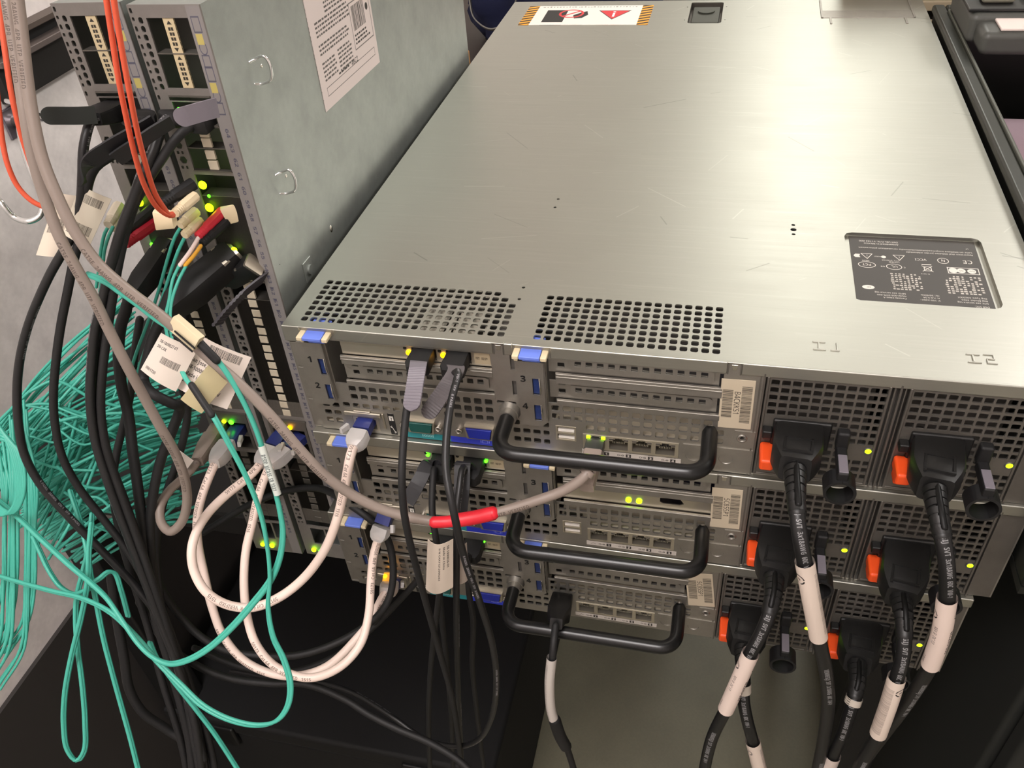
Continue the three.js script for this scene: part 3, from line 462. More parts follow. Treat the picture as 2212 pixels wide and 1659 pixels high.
const s1 = makeServer('rack_server', 'topmost server of the stack, its bare lid and warning labels facing up', V(0, yS[0], 0), 0, { tag: serviceTag('B4CKKS1', 1), tilt: 0.02, leds: [[80.4, 14.8, 1.7, mat.amber], [102.6, 14.6, 1.7, mat.amber]], nicLeds: [189.6, 198.8] });
makeServer('rack_server', 'middle server of the stack, brass adapter with two green lights in slot 4', V(0.00173, yS[1], 0.00369), 0.00643, { tag: serviceTag('5C855P1', 2), tilt: 0.03, card4: true, leds: [[79.8, 10.2, 1.1, mat.green], [79.6, 13.4, 1.3, mat.green], [120.0, 9.9, 0.7, mat.green], [120, 13, 1.4, mat.green]], nicLeds: [] });
makeServer('rack_server', 'lowest server of the stack, a black plug in its USB port', V(-0.0085, yS[2], 0.00187), -0.00243, { tag: serviceTag('5C8S5P1', 3), tilt: 0.12, leds: [[79.6, 10.4, 0.9, mat.green], [120, 9.6, 0.9, mat.green], [120, 12, 1.3, mat.green]], nicLeds: [] });
{ // what lies on and in the top lid
  const t = s1.t, y = H86 * M;
  const tray = part(s1.lid, 'label_recess', boxUV(merge(box(0.337, y - 0.0034, -0.148, 0.421, y - 0.0026, -0.0675), box(0.337, y - 0.003, -0.148, 0.338, y - 0.0009, -0.0675), box(0.42, y - 0.003, -0.148, 0.421, y - 0.0009, -0.0675), box(0.338, y - 0.003, -0.148, 0.42, y - 0.0009, -0.147), box(0.338, y - 0.003, -0.0685, 0.42, y - 0.0009, -0.0675))), mat.lid);
  const flat = (w, d) => new THREE.BoxGeometry(w, d, 0.0003).rotateX(-Math.PI / 2).rotateY(Math.PI);
  part(s1.lid, 'regulatory_label', flat(0.0755, 0.0765), regulatory, 'black regulatory label with white print').position.set(0.379, y - 0.0024, -0.108);
  part(s1.lid, 'warning_label', flat(0.142, 0.066), warning, 'white warning label with striped ends').position.set(0.0935, y + 0.0002, -0.5955);
  const lr = part(s1.lid, 'cover_latch', merge(box(0.2045, y - 0.009, -0.64, 0.2415, y - 0.008, -0.566), box(0.2045, y - 0.008, -0.64, 0.2055, y - 0.001, -0.566), box(0.2405, y - 0.008, -0.64, 0.2415, y - 0.001, -0.566)), mat.zincDark);
  part(lr, 'latch_lever', merge(box(0.2085, y - 0.006, -0.632, 0.2375, y - 0.003, -0.58, 0.001), clean(new THREE.CylinderGeometry(0.009, 0.009, 0.002, 24).translate(0.223, y - 0.0025, -0.615))), std(0x4f5149, 0.5, 0.6));
  part(s1.lid, 'raised_tab', boxUV(merge(box(0.341, y - 0.0005, -0.64, 0.343, y + 0.0012, -0.582), box(0.430, y - 0.0005, -0.64, 0.432, y + 0.0012, -0.582), box(0.341, y - 0.0005, -0.605, 0.432, y + 0.0006, -0.582, 0.0003), box(0.349, y - 0.0003, -0.582, 0.351, y + 0.0008, -0.563), box(0.421, y - 0.0003, -0.582, 0.423, y + 0.0008, -0.563))), mat.zinc);
  const glyph = (x, d) => { const b = (x0, z0, x1, z1) => box(x + x0, y - 0.0003, -(d + z0), x + x1, y + 0.0006, -(d + z1), 0.0003); return [b(-0.0052, 0.003, 0.0016, 0.0038), b(-0.0052, -0.0038, 0.0016, -0.003), b(-0.0026, -0.003, -0.0016, 0.003)]; };
  part(s1.lid, 'embossed_mark', boxUV(merge(...glyph(0.3195, 0.0208), box(0.3236, y - 0.0003, -0.0172, 0.3284, y + 0.0006, -0.018, 0.0003), box(0.3266, y - 0.0003, -0.0246, 0.3274, y + 0.0006, -0.0172, 0.0003))), mat.lid);
  part(s1.lid, 'embossed_mark', boxUV(merge(...glyph(0.398, 0.020), ...[[0.0164, 0.4024, 0.4074], [0.020, 0.4024, 0.4064], [0.0238, 0.4014, 0.4064]].map(([d, a, b]) => box(a, y - 0.0003, -d - 0.0008, b, y + 0.0006, -d, 0.0003)), box(0.4058, y - 0.0003, -0.0238, 0.4066, y + 0.0006, -0.020, 0.0003), box(0.4022, y - 0.0003, -0.020, 0.403, y + 0.0006, -0.0164, 0.0003))), mat.lid);
  part(s1.t, 'side_sticker', new THREE.BoxGeometry(0.0004, 0.011, 0.062), printed(256, 48, (g, w, h) => { g.fillStyle = '#d8d2ca'; g.fillRect(0, 0, w, h); barcode(g, 20, 10, 120, 26, 33); g.fillStyle = '#444'; F(g, 18); g.fillText('A1 10-07', 160, 24); })).position.set(-0.0004, y - 0.008, -0.1);
}
// ---- the two upright switches ------------------------------------------------------------------------------
const sw = layout(440);
const arrowStrip = printed(96, 512, (g, w, h) => {
  g.fillStyle = '#c9b894'; g.fillRect(0, 0, w, h); g.fillStyle = '#2e2a22';
  for (const y of [0, 256]) { g.beginPath(); g.moveTo(48, y + 16); g.lineTo(26, y + 44); g.lineTo(70, y + 44); g.fill(); g.beginPath(); g.moveTo(48, y + 240); g.lineTo(26, y + 212); g.lineTo(70, y + 212); g.fill(); for (let i = 0; i < 4; i++) for (let j = 0; j < 2; j++) g.fillRect(26 + j * 24, y + 64 + i * 36, 20, 24); }
  g.fillStyle = '#8f8266'; g.fillRect(0, 255, w, 3);
});
const sideStrip = printed(64, 2048, (g, w, h) => {            // printed port numbers along the right edge
  g.fillStyle = '#85817f'; g.fillRect(0, 0, w, h); g.strokeStyle = g.fillStyle = '#4c4c5c'; g.lineWidth = 3;
  for (const [y, l] of [[70, 60], [190, 60]]) { g.strokeRect(12, y - 44, 34, 36); g.beginPath(); g.arc(30, y + 30, 16, 0, 7); g.stroke(); g.strokeRect(14, y + 48, 32, 30); g.fillStyle = '#b9ab62'; g.fillRect(12, y - 4, 30, 26); g.fillStyle = '#4c4c5c'; }
  for (let i = 0; i < 40; i++) { g.save(); g.translate(30, 320 + i * 41); g.rotate(Math.PI / 2); F(g, 24, 'sans-serif', 'bold'); g.fillText(String(64 - i), -14, 0); g.restore(); if (i > 10) { g.beginPath(); const y = 304 + i * 41; g.moveTo(18, y); g.lineTo(42, y); g.lineTo(30, y + 10); g.fill(); } }
});
const panelLabel = printed(512, 448, (g, w, h) => {
  g.fillStyle = '#d9cdc9'; g.fillRect(0, 0, w, h); const k = '#57524f'; g.fillStyle = k; g.strokeStyle = k;
  for (let i = 0; i < 24; i++) g.fillRect(40 + i * 9, 22, 6, 12);
  for (let i = 0; i < 4; i++) { g.lineWidth = 3; g.strokeRect(40 + i * 52, 58, 40, 46); g.beginPath(); g.arc(60 + i * 52, 80, 13, 0, 7); g.fill(); }
  const txt = (x, y, n, wd) => { for (let i = 0; i < n; i++) for (let q = x; q < x + wd - 12;) { const l = rr(8, 26); g.fillRect(q, y + i * 13, Math.min(l, x + wd - q), 6); q += l + 5; } };
  txt(130, 128, 4, 190); txt(40, 182, 4, 280); txt(40, 250, 3, 250); txt(40, 305, 5, 110); txt(170, 300, 6, 120);
  F(g, 40, 'serif', 'bold'); g.fillText('CE', 330, 70); F(g, 22); g.fillText('VCCI', 392, 50); g.fillText('N', 470, 40); g.lineWidth = 3; for (const [x, y] of [[350, 120], [400, 112], [350, 160]]) { g.beginPath(); g.arc(x, y, 16, 0, 7); g.stroke(); } g.strokeRect(440, 70, 26, 34); g.beginPath(); g.moveTo(434, 64); g.lineTo(472, 110); g.moveTo(472, 64); g.lineTo(434, 110); g.stroke(); g.fillRect(440, 130, 34, 14);
  g.strokeRect(318, 196, 176, 150); barcode(g, 332, 208, 112, 80, 5); txt(332, 300, 2, 120); g.beginPath(); g.arc(468, 240, 12, 0, 7); g.fill(); txt(330, 326, 1, 150);
  g.lineWidth = 2; g.strokeRect(40, 384, 440, 26); txt(150, 370, 1, 90); F(g, 26, 'serif', 'bold'); g.fillText('46C2', 262, 374);
});
const swGeo = (() => {
  const G = {}, hex = (x, y, r) => ({ c: [x, y, r, 6] });
  const H = [[9.6, 6.6, 25, 37.2], [8, 47.8, 26.4, 3], [9, 51.4, 25.6, 14], [9.4, 66, 25, 26], [8.4, 95, 26.8, 72.6], [8.4, 168.6, 26.8, 115], [4, 287.2, 30.4, 34.4], [8.4, 326, 26.8, 76.8], [10.5, 406, 12, 19], [24, 405, 10, 18]];
  for (let k = 0; k < 11; k++) H.push([0.9, 1.6 + 4.62 * k, 1.5, k % 2 ? 2 : 2.8, 0.5]);
  for (let k = 0; k < 9; k++) H.push([4.6, 6.2 + 4.4 * k, 2.6, 3.4, 1]);
  for (let v = 77; v < 285; v += 9.2) { if (v > 92 && v < 168) continue; H.push(hex(4.3, v, 2.5), [1.4, v + 3.6, 1.7, 2, 0.5], [4.6, v + 3.6, 1.3, 2, 0.4]); }
  for (let v = 328; v < 403; v += 9.6) H.push(hex(3.9, v, 2.4), [1.2, v + 3.8, 1.6, 2, 0.5], [4.5, v + 3.8, 1.3, 2, 0.4]);
  G.face = sw.plate([0, 0, 43.5, 440], H, 1, 0);
  G.body = boxUV(merge(sw.mb(0, 0, 0.8, 440, -445, -1), sw.mb(42.7, 0, 43.5, 440, -445, -1), sw.mb(0.8, 0, 42.7, 0.8, -445, -1), sw.mb(0.8, 439.2, 42.7, 440, -445, -1), sw.mb(0.8, 0.8, 42.7, 439.2, -445, -444)));
  G.back = sw.mb(0.8, 0.8, 42.7, 439.2, -30, -28);
  G.strip = sw.mb(19, 6.8, 25.4, 43.6, -1.5, -0.4);
  G.frame = boxUV(merge(sw.mb(9.6, 24.8, 34.6, 25.4, -8, -0.2), sw.mb(8.6, 47.6, 34.6, 48.4, -1, 1), sw.mb(9, 64.4, 34.6, 65.6, -6, 0.6), sw.mb(9.4, 78.4, 34.4, 79, -10, -0.4), sw.mb(9.4, 92, 34.6, 92.8, -2, 0.8), sw.mb(8.4, 167, 35.2, 168.4, -2, 0.6)));
  G.rails = merge(...[...Array(8)].map((_, i) => sw.mb(8.4, 182.6 + 14.5 * i, 35.2, 183, -12, -1)), ...[...Array(5)].map((_, i) => sw.mb(8.4, 340 + 14.5 * i, 35.2, 340.4, -12, -1)), ...[...Array(5)].map((_, i) => sw.mb(8.4, 109 + 14.5 * i, 35.2, 109.4, -12, -1)));
  G.tab = sw.mb(0, 0, 6.2, 5.6, -2.4, -0.6, 0.4);
  G.cageBody = boxUV(merge(sw.mb(8.4, 183, 35.2, 282, -27, -12), sw.mb(8.4, 340, 35.2, 400, -27, -12)));
  G.rj = boxUV(merge(sw.plate([4, 287.2, 34.4, 321.6], [[6.4, 296, 12.2, 11.6], [6.4, 308.6, 12.2, 11.6], [20, 296, 12.2, 11.6], [20, 308.6, 12.2, 11.6]], 14, 0.8), sw.mb(4, 286, 35.4, 287.4, 0, 1.6)));
  G.led = clean(new THREE.SphereGeometry(0.0013, 12, 8).scale(1, 1, 0.6));
  G.logo = sw.plate([34.9, 0.4, 43.3, 439.6], [], 0.2, 0.2);
  // loops of bright wire and small screw plates along the right side
  G.loop = (v, d = 34, rr0 = 8, len = 11) => tube([V(43.5, v, -d + 2), V(46, v - 1, -d), V(52, v - 2.5, -d - 1), V(54.5, v + 3, -d - 1), V(52.5, v + len - 2, -d - 1), V(46, v + len, -d), V(43.5, v + len - 0.6, -d + 2)].map((p) => V(p.x * M, (440 - p.y) * M, p.z * M)), 0.0009, 40, 8);
  return G;
})();
function makeSwitch(label, corner, rotv) {
  const q = new THREE.Quaternion().setFromAxisAngle(rotv.clone().normalize(), rotv.length()), G = swGeo;
  const t = thing('network_switch', label, 'switch', corner.clone().add(V(-0.0435, 0, 0).applyQuaternion(q))); t.quaternion.copy(q);
  part(t, 'housing', G.body, mat.panel);
  part(t, 'inner_wall', G.back, mat.inner);
  const f = part(t, 'face_plate', G.face, mat.faceplate);
  part(f, 'arrow_strip', G.strip, arrowStrip); part(f, 'side_print', faceUV(G.logo.clone()), sideStrip);
  part(t, 'cage_frame', G.frame, mat.zincDark); const cb = part(t, 'port_cages', G.cageBody, mat.black); part(cb, 'cage_rail', G.rails, mat.zincDark);
  for (const v of [66.6, 72.6, 80, 86.4]) part(t, 'port_tab', G.tab, mat.cream).position.set(0.0196, -v * M, 0);
  for (let i = 0; i < 8; i++) for (const [dv, du] of [[-1.8, 0], [5.8, 0.4]]) { const v = 170.6 + 14.5 * i + dv; part(t, 'port_tab', G.tab, mat.cream).position.set((17.6 + du) * M, -v * M, 0); }
  for (let i = 0; i < 5; i++) for (const dv of [-1.8, 5.8]) part(t, 'port_tab', G.tab, mat.zincDark).position.set(17.4 * M, -(328 + 14.5 * i + dv) * M, 0);
  part(t, 'copper_ports', G.rj, mat.zincDark);
  const at2 = (u, v, z) => V(u * M, (440 - v) * M, z * M);
  const led = (u, v, z, m, s = 1) => { const l = part(t, 'status_led', G.led, m); l.position.copy(at2(u, v, z)); l.scale.setScalar(s); };
  t.updateMatrixWorld(true);
  return { t, led, w: (u, v, z) => t.localToWorld(at2(u, v, z)), dir: (x, y, z) => V(x, y, z).applyQuaternion(q), at2 };
}
const A = makeSwitch('left one of two upright grey switches, nearest the white wall', V(-0.0607, TABLE, -0.0186), V(-0.0474, 0.0106, 0.0087));
const B = makeSwitch('right one of two upright grey switches, its flat side towards the servers', V(-0.0134, TABLE, -0.0195), V(-0.0296, -0.008, -0.0017));
{
  for (const [v, d] of [[40, 35], [108, 32]]) part(B.t, 'wire_loop', swGeo.loop(v, d, 8, 13), mat.chrome, 'bright wire loop');
  for (const [v, d] of [[46, 36], [114, 33]]) part(B.t, 'rivet', clean(new THREE.SphereGeometry(0.0012, 10, 8).scale(0.4, 1, 1).translate(0.0436, (440 - v) * M, -(d + 9) * M)), mat.steel);
  part(B.t, 'screw_tab', merge(box(0.0434, 0.251, -0.046, 0.0444, 0.266, -0.034, 0.0005), clean(new THREE.CylinderGeometry(0.0035, 0.0035, 0.002, 14).rotateZ(Math.PI / 2).translate(0.0448, 0.258, -0.041))), mat.panel);
  part(B.t, 'bump', clean(new THREE.SphereGeometry(0.002, 10, 8).scale(0.4, 1.4, 1).translate(0.0435, 0.266, -0.084)), mat.steel);
  part(B.t, 'panel_label', new THREE.BoxGeometry(0.104, 0.094, 0.0004).rotateY(Math.PI / 2), panelLabel, 'white label of small print on the flat side').position.set(0.0438, 0.3875, -0.164);
}
for (const [u, v, m, s] of [[13.2, 56.6, mat.green, 1], [16, 59, mat.green, 1], [11.8, 116.5, mat.lime, 2], [9.5, 146, mat.green, 1], [15, 146, mat.lime, 1], [13, 154, mat.green, 1.1], [17, 153.4, mat.green, 0.8], [15, 295, mat.lime, 1.3], [21, 295, mat.green, 1.6], [8.9, 432.6, mat.lime, 1.5], [17.7, 432.5, mat.lime, 1.7]]) A.led(u, v, 1.6, m, s);
for (const [u, v, m, s] of [[13.4, 55.4, mat.green, 1.2], [16, 54.8, mat.green, 0.8], [13, 101, mat.lime, 2], [12.8, 115.8, mat.lime, 2.1], [15, 108, mat.green, 0.8], [17, 144, mat.green, 1.2], [21, 144.3, mat.lime, 1.5], [19, 153, mat.green, 1.2], [21.5, 153.6, mat.lime, 0.8], [17.5, 158, mat.green, 1.3], [14.6, 294, mat.lime, 1.1], [21.6, 293, mat.amber, 1.4], [16, 298, mat.orangeGlow, 1.2], [8.6, 432, mat.lime, 1.6], [14, 432, mat.green, 0.8]]) B.led(u, v, 1.6, m, s);
// ---- cables ------------------------------------------------------------------------------------------------
const D = (px, py, d) => camera.position.clone().addScaledVector(ray(px, py), d);
const DD = (list) => list.map((a) => D(...a)), ZZ = (list) => list.map((a) => at(...a));
const between = (a, b, k) => a.clone().lerp(b, k);
// printed jackets: lettering runs along the cable
function jacketTex(text, bg, ink, px = 24) { return tex(canvas(1024, 128, (g, w, h) => { g.fillStyle = bg; g.fillRect(0, 0, w, h); g.fillStyle = ink; F(g, px, 'sans-serif', 'bold'); g.fillText(text, 20, 32, 980); g.fillText(text, 20, 96, 980); })); }
const jackets = { white: jacketTex('59173   Cat 6A  4PR  VERIFIED   1515', '#f4dfd3', '#8d7c72'), gray: jacketTex('CAT5E  24AWG  4PR  UTP  VERIFIED', '#8c7f76', '#5c514a'), black: jacketTex('8 PAIRS   28AWG   VW-1   SFP   8 PAIRS', '#1a1a1b', '#8f8c90', 18), power: jacketTex('VENMEGIJ  SVT  3x18AWG  60C  VW-1', '#161617', '#8f8f90', 20) };
function jacket(kind, len, rough = 0.42, period = 0.13) { const t = jackets[kind].clone(); t.repeat.set(len / period, 1); t.needsUpdate = true; return std(0xffffff, rough, 0, { map: t }); }
function run(parent, pts, r, m, seg, rad = 10, name = 'cable_jacket') { const g = tube(pts, r, seg ?? pts.length * 9, rad); return part(parent, name, g, typeof m === 'string' ? jacket(m, g.userData.length) : m); }
// sleeve around a stretch of a cable
const sleeve = (a, b, r, n = 16, mid) => { const c = curve(mid ? [a, mid, b] : [a, between(a, b, 0.5), b]); return clean(new THREE.TubeGeometry(c, 12, r, n)); };

// modular plug with a hood; 'inside' lies on the face, 'end' where the cable leaves
function modularPlug(t, inside, end, hoodMat, bodyMat, lever = 1) {
  const ax = end.clone().sub(inside), L = ax.length(); ax.normalize(); const side = V(1, 0, 0);
  part(t, 'plug', body(inside.clone().addScaledVector(ax, -0.004), ax, side, [[0, 0.0056, 0.0036], [L * 0.5, 0.0058, 0.0038]], 0.2), bodyMat);
  part(t, 'hood', merge(body(inside, ax, side, [[L * 0.42, 0.0062, 0.0050], [L * 0.72, 0.0066, 0.0054], [L * 0.88, 0.0056, 0.005], [L, 0.0038, 0.0038]]), body(inside.clone().add(V(0.0062 * lever, 0.002, 0)), ax.clone().add(V(0.34 * lever, 0.22, 0)), side, [[L * 0.36, 0.0014, 0.0022], [L * 0.66, 0.0012, 0.002]])), hoodMat);
}
{ // three white cords
  const cords = [
    ['thick white network cord from the top server, looping round to the right switch', V(0.041, TOP - 0.0765, 0.001), D(762, 968, 0.549), [[757, 986, 0.545], [745, 1050, 0.553], [727, 1125, 0.563], [700, 1190, 0.572], [655, 1250, 0.578], [600, 1292, 0.58], [545, 1312, 0.58], [490, 1306, 0.578], [445, 1278, 0.575], [420, 1235, 0.575], [414, 1190, 0.575], [424, 1150, 0.58], [450, 1108, 0.59], [490, 1068, 0.60], [530, 1036, 0.608], [551, 1016, 0.612]], B.w(11, 304, 1), D(560, 1006, 0.615), 0.0032, -1],
    ['white network cord from the left switch, running behind the loop to the lowest server', A.w(23, 304, 1), D(463, 1002, 0.605), [[456, 1020, 0.605], [437, 1070, 0.605], [426, 1120, 0.61], [428, 1175, 0.615], [440, 1235, 0.62], [458, 1310, 0.625], [483, 1375, 0.63], [525, 1425, 0.632], [580, 1453, 0.632], [640, 1460, 0.632], [705, 1440, 0.635], [765, 1385, 0.64], [805, 1330, 0.645], [826, 1290, 0.648]], V(0.0325, TABLE + 0.012, 0.003), D(832, 1280, 0.647), 0.0031, 1],
    ['white network cord hanging in a deep loop from the right switch to the middle server', B.w(25, 305, 1), D(583, 1005, 0.612), [[576, 1022, 0.61], [556, 1080, 0.61], [545, 1130, 0.612], [532, 1185, 0.612], [527, 1250, 0.61], [532, 1320, 0.608], [550, 1385, 0.606], [585, 1432, 0.604], [632, 1458, 0.603], [680, 1463, 0.604], [735, 1440, 0.608], [778, 1392, 0.614], [796, 1330, 0.62], [801, 1260, 0.622], [806, 1205, 0.622], [812, 1180, 0.622]], V(0.040, TOP - 0.166, 0.005), D(816, 1168, 0.620), 0.0031, 1]];
  for (const [label, p0, h0, pts, p1, h1, r, lv] of cords) {
    const t = thing('white_network_cord', label, 'network cord', V(0, 0, 0), 'white network cords');
    run(t, [between(p0, h0, 0.9), ...DD(pts), between(p1, h1, 0.9)], r, 'white', 150, 14);
    const bodyM = std(0x2a3474, 0.35);
    modularPlug(t, p0, h0, mat.clear, bodyM, lv); modularPlug(t, p1, h1, mat.clear, bodyM, 1);
    settle(t, h0);
  }
}
{ // two gray cords coming in together at the upper left
  let t = thing('gray_network_cord', 'thick grey network cord with a red tape wrap, plugged into the top server', 'network cord');
  const p = DD([[32, -60, 0.40], [38, 0, 0.405], [48, 80, 0.41], [58, 170, 0.415], [72, 260, 0.42], [92, 345, 0.425], [124, 425, 0.43], [162, 500, 0.436], [212, 570, 0.443], [270, 622, 0.449], [330, 668, 0.455], [390, 718, 0.462], [450, 772, 0.468], [520, 832, 0.475], [585, 898, 0.482], [645, 968, 0.49], [700, 1025, 0.497], [760, 1068, 0.504], [820, 1098, 0.508], [880, 1116, 0.51], [950, 1127, 0.51], [1010, 1121, 0.508], [1065, 1109, 0.505], [1110, 1097, 0.503], [1160, 1081, 0.50], [1210, 1063, 0.497], [1250, 1040, 0.493], [1268, 1022, 0.492]]);
  const plug = V(0.1952, TOP - 0.0725, 0.001), end = D(1271, 1012, 0.495);
  run(t, [...p, end], 0.0031, 'gray', 260, 14);
  const b = between(plug, end, 0.75);
  part(t, 'plug', body(plug.clone().add(V(0, 0, -0.005)), V(0, 0, 1), V(1, 0, 0), [[0, 0.0056, 0.0038], [0.014, 0.0058, 0.004]], 0.2), std(0x3a3b38, 0.3));
  part(t, 'boot', merge(body(plug.clone().add(V(0, 0, 0.008)), V(0, -0.2, 1), V(1, 0, 0), [[0, 0.0058, 0.0042], [0.01, 0.0054, 0.0044], [0.026, 0.0042, 0.0042]]), ...[0.3, 0.55, 0.8].map((k) => sleeve(D(1262 + 10 * k, 1030 - 14 * k, 0.4935), D(1265 + 10 * k, 1026 - 14 * k, 0.4935), 0.0044))), mat.grayCable);
  part(t, 'red_tape', merge(tube(DD([[938, 1128, 0.509], [965, 1127, 0.509], [990, 1124, 0.508]]), 0.0036, 12, 14), tube(DD([[988, 1124, 0.507], [1025, 1118, 0.506], [1064, 1109, 0.504]]), 0.0043, 12, 14)), mat.red, 'red tape wrap');
  settle(t, plug);
  t = thing('gray_network_cord', 'grey network cord ending in a hanging loop under the left switch', 'network cord');
  const q = DD([[8, -60, 0.415], [16, 0, 0.415], [30, 90, 0.42], [44, 180, 0.425], [58, 270, 0.43], [74, 350, 0.437], [98, 430, 0.445], [128, 510, 0.452], [165, 580, 0.46], [200, 640, 0.468], [234, 710, 0.478], [272, 785, 0.49], [310, 855, 0.505], [348, 925, 0.52], [380, 982, 0.535], [399, 1035, 0.548], [404, 1085, 0.56], [392, 1128, 0.57], [368, 1148, 0.575], [348, 1128, 0.58], [347, 1092, 0.585], [366, 1060, 0.592], [392, 1036, 0.6], [412, 1016, 0.605]]);
  const p2 = A.w(7, 303, 1), e2 = D(424, 1002, 0.607);
  run(t, [...q, e2], 0.0031, 'gray', 220, 14);
  part(t, 'plug', body(p2.clone().add(V(0, 0, -0.004)), e2.clone().sub(p2), V(1, 0, 0), [[0, 0.0056, 0.004], [0.016, 0.0056, 0.004]], 0.2), mat.grayCable);
  part(t, 'boot', merge(body(between(p2, e2, 0.25), e2.clone().sub(p2), V(1, 0, 0), [[0, 0.0062, 0.005], [0.014, 0.006, 0.005], [0.03, 0.004, 0.004]]), ...[0.62, 0.72, 0.82, 0.92].map((k) => sleeve(between(p2, e2, k), between(p2, e2, k + 0.04), 0.0050 - 0.0008 * k))), mat.grayCable);
  part(t, 'paper_or_tape_tag', card(DD([[355, 965, 0.59], [372, 962, 0.585], [418, 995, 0.59], [405, 1012, 0.597]]), 0.0004), mat.paper);
  settle(t, e2);
}
// small fibre connector: pair of boots on a clip
function lcBoots(t, list, clip) { for (const [a, b, r, m, label] of list) { const ax = b.clone().sub(a), L = ax.length(); part(t, 'boot', merge(body(a, ax, V(1, 0, 0), [[0, r, r], [L * 0.62, r, r], [L * 0.66, r * 0.86, r * 0.86], [L, r * 0.8, r * 0.8]], 0.9), ...[0.68, 0.76, 0.84, 0.92].map((k) => sleeve(between(a, b, k), between(a, b, k + 0.04), r * 0.9, 12))), m, label); } if (clip) part(t, 'clip', clip, mat.ivory); }
{ // orange cords
  let t = thing('orange_fibre_cord', 'paired orange fibre cord falling from the top edge to a beige connector', 'fibre cord');
  run(t, DD([[222, -60, 0.36], [230, 0, 0.366], [242, 80, 0.376], [256, 170, 0.388], [272, 250, 0.402], [290, 330, 0.418], [312, 400, 0.436], [338, 446, 0.452], [362, 464, 0.462], [372, 462, 0.466]]), 0.0014, mat.orangeCable, 90);
  run(t, DD([[240, -60, 0.36], [246, 0, 0.366], [262, 100, 0.378], [280, 200, 0.392], [298, 290, 0.41], [316, 360, 0.428], [336, 420, 0.446], [356, 452, 0.458], [366, 466, 0.464], [374, 465, 0.467]]), 0.0014, mat.orangeCable, 90);
  const e = D(370, 466, 0.469);
  lcBoots(t, [[D(421, 424, 0.487), D(378, 461, 0.471), 0.0031, mat.ivory], [D(418, 396, 0.487), D(352, 440, 0.478), 0.0036, mat.rubber]], body(D(362, 474, 0.474), D(330, 470, 0.474).sub(D(362, 474, 0.474)), V(0, 1, 0), [[-0.004, 0.004, 0.003], [0.006, 0.006, 0.004]], 0.3));
  settle(t, e);
  t = thing('orange_fibre_cord', 'single orange fibre cord at the left edge, curving behind the grey cords', 'fibre cord');
  run(t, DD([[-6, -60, 0.42], [2, 40, 0.425], [12, 120, 0.43], [24, 200, 0.436], [40, 270, 0.444], [58, 330, 0.452], [76, 380, 0.458], [96, 420, 0.463]]), 0.0014, mat.orangeCable, 60); settle(t, D(96, 420, 0.463));
  t = thing('orange_fibre_cord', 'orange fibre cord swinging out from the left edge in a lower arc', 'fibre cord');
  run(t, DD([[-14, 130, 0.43], [0, 260, 0.44], [6, 310, 0.445], [18, 360, 0.45], [40, 405, 0.456], [70, 435, 0.46], [106, 452, 0.464]]), 0.0014, mat.orangeCable, 60); settle(t, D(106, 452, 0.464));
}
